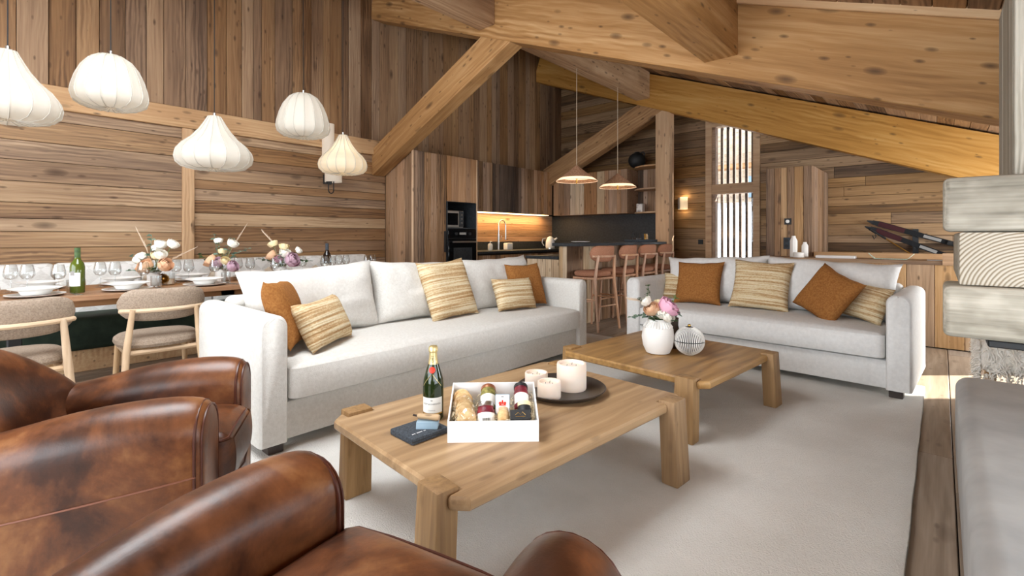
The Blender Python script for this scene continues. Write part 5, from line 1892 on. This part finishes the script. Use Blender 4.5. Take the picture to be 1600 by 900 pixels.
# things on the low wall -------------------------------------------------
p = aty(1240, 397, 6.80)
o = thing('bottle_vase', 'taller white bottle vase on the low wall', 'vase', (p.x, 6.80, .90))
mk('body', lathe([(.04, 0), (.042, .004), (.042, .20), (.022, .245), (.022, .262), (.001, .262)], 8), 'matwhite', o)
o = thing('bottle_vase', 'shorter white bottle vase on the low wall', 'vase', (p.x + .115, 6.84, .90))
mk('body', lathe([(.036, 0), (.037, .004), (.037, .14), (.02, .17), (.02, .185), (.001, .185)], 8), 'matwhite', o)
tag(mk('white_pot', lathe([(.06, 0), (.06, .055), (.055, .06), (.001, .058)], 24), 'matwhite', loc=(p.x + .075, 6.70, .90)), 'low white round pot in front of the two bottle vases', 'pot')
p = aty(1306, 398, 6.75)
tag(mk('paper_stack', rbox(-.19, .19, -.09, .09, 0, .03, .002, 1), 'paper', loc=(p.x, 6.75, .90)), 'flat stack of white paper on the low wall', 'papers')
p = aty(1392, 400, 6.75)
g = []
N = 20
secs = []
for i in range(N + 1):
    u = -1 + 2 * i / N
    z = .006 + .06 * max(0, abs(u) - .72) / .28
    wv_ = .07 * (1 - .75 * max(0, abs(u) - .72) / .28)
    secs.append([(u * .20, -wv_, z + .006), (u * .20, wv_, z + .006), (u * .20, wv_, z), (u * .20, -wv_, z)])
tag(mk('leaf_tray', loft(secs), 'mint', loc=(p.x, 6.75, .897)), 'pale green leaf-shaped tray with upturned tips on the low wall', 'tray')
p = aty(1476, 402, 6.72)
tag(mk('letter_opener', rbox(-.14, .14, -.012, .012, 0, .008, .003, 1), 'steel', loc=(p.x, 6.72, .90)), 'slim steel blade lying at the end of the low wall', 'knife')


# skis leaning on a wall rack -------------------------------------------
def ski(label, x0, z0, x1, z1, y, red):
    d = Vector((x1 - x0, 0, z1 - z0))
    L = d.length
    m = Matrix.Translation((x0, y, z0)) @ Matrix.Rotation(-math.atan2(d.z, d.x), 4, 'Y')
    o = thing('ski', label, 'ski', group='skis on the wall')
    o.matrix_basis = m
    secs = []
    N = 26
    for i in range(N + 1):
        t = i / N
        w_ = (.042 - .012 * math.sin(PI * t)) * (1 if t > .1 else (.15 + .85 * math.sin(PI / 2 * t / .1)))
        cz = .09 * max(0, (.12 - t) / .12) ** 2
        th = .008
        secs.append([(t * L, -.004 - cz * .6, -w_), (t * L, -.004 - cz * .6, w_), (t * L, th - .004 - cz * .6, w_), (t * L, th - .004 - cz * .6, -w_)])
    a = mk('blade', loft(secs), 'ski', o, smooth=False)
    mk('tip_panel', bb(.06, .42, -.012, -.009, -.03, .03), 'skired', a, smooth=False)
    mk('print_band', bb(.62, .80, -.0065, -.0055, -.018, .018), 'greyink', a, smooth=False)
    mk('binding', [rbox(.86 * 1, .98, -.05, -.005, -.028, .028, .006, 2), rbox(1.12, 1.26, -.06, -.005, -.03, .03, .006, 2), bb(.98, 1.12, -.014, -.004, -.02, .02)], 'black', o)
    mk('binding_lever', [tube([(1.0, -.05, 0), (.94, -.09, .02)], .012, 8), tube([(.96, -.09, -.03), (.96, -.09, .05)], .010, 8)], 'steel', o)
    return o


pt1 = aty(1355, 345, 8.12)
pt2 = aty(1500, 384, 8.12)
dv = (pt2 - pt1).normalized()
e1 = pt1 + dv * 1.75
ski('black ski with a dark red tip, the upper one on the plank wall', pt1.x, pt1.z, e1.x, e1.z, 8.13, True)
pt1 = aty(1352, 354, 8.05)
pt2 = aty(1455, 391, 8.05)
dv = (pt2 - pt1).normalized()
e1 = pt1 + dv * 1.72
ski('black ski crossing steeply under the upper one', pt1.x, pt1.z, e1.x, e1.z, 8.04, True)
o = thing('ski_pole', 'thin yellow and black ski pole hanging beneath the skis', 'ski pole')
a, b = aty(1366, 362, 7.98), aty(1420, 395, 7.98)
d = (b - a)
mk('shaft', tube([a, a + d * .35], .012, 8), 'black', o)
mk('lower_shaft', tube([a + d * .35, a + d * 2.6], .008, 8), 'gold', o)
mk('grip', tube([a - d * .12, a + d * .05], .018, 8), 'black', o)
mk('strap', tube([a, a + Vector((.02, -.01, -.06)), a + Vector((.0, -.01, -.1)), a + Vector((-.02, 0, -.05))], .006, 6), 'black', o)
rk = thing('ski_rack', 'dark wall bracket that holds the skis', 'rack', (.0, 8.2, .8))
for x in (-.25, .45):
    mk('peg', [bb(x - .03, x + .03, 8.19, 8.232, .70, 1.25), tube([(x, 8.2, .86 - (x - .1) * .42), (x, 7.95, .86 - (x - .1) * .42)], .012, 8)], 'black', rk, w=True, smooth=False)

bpy.context.view_layer.update()
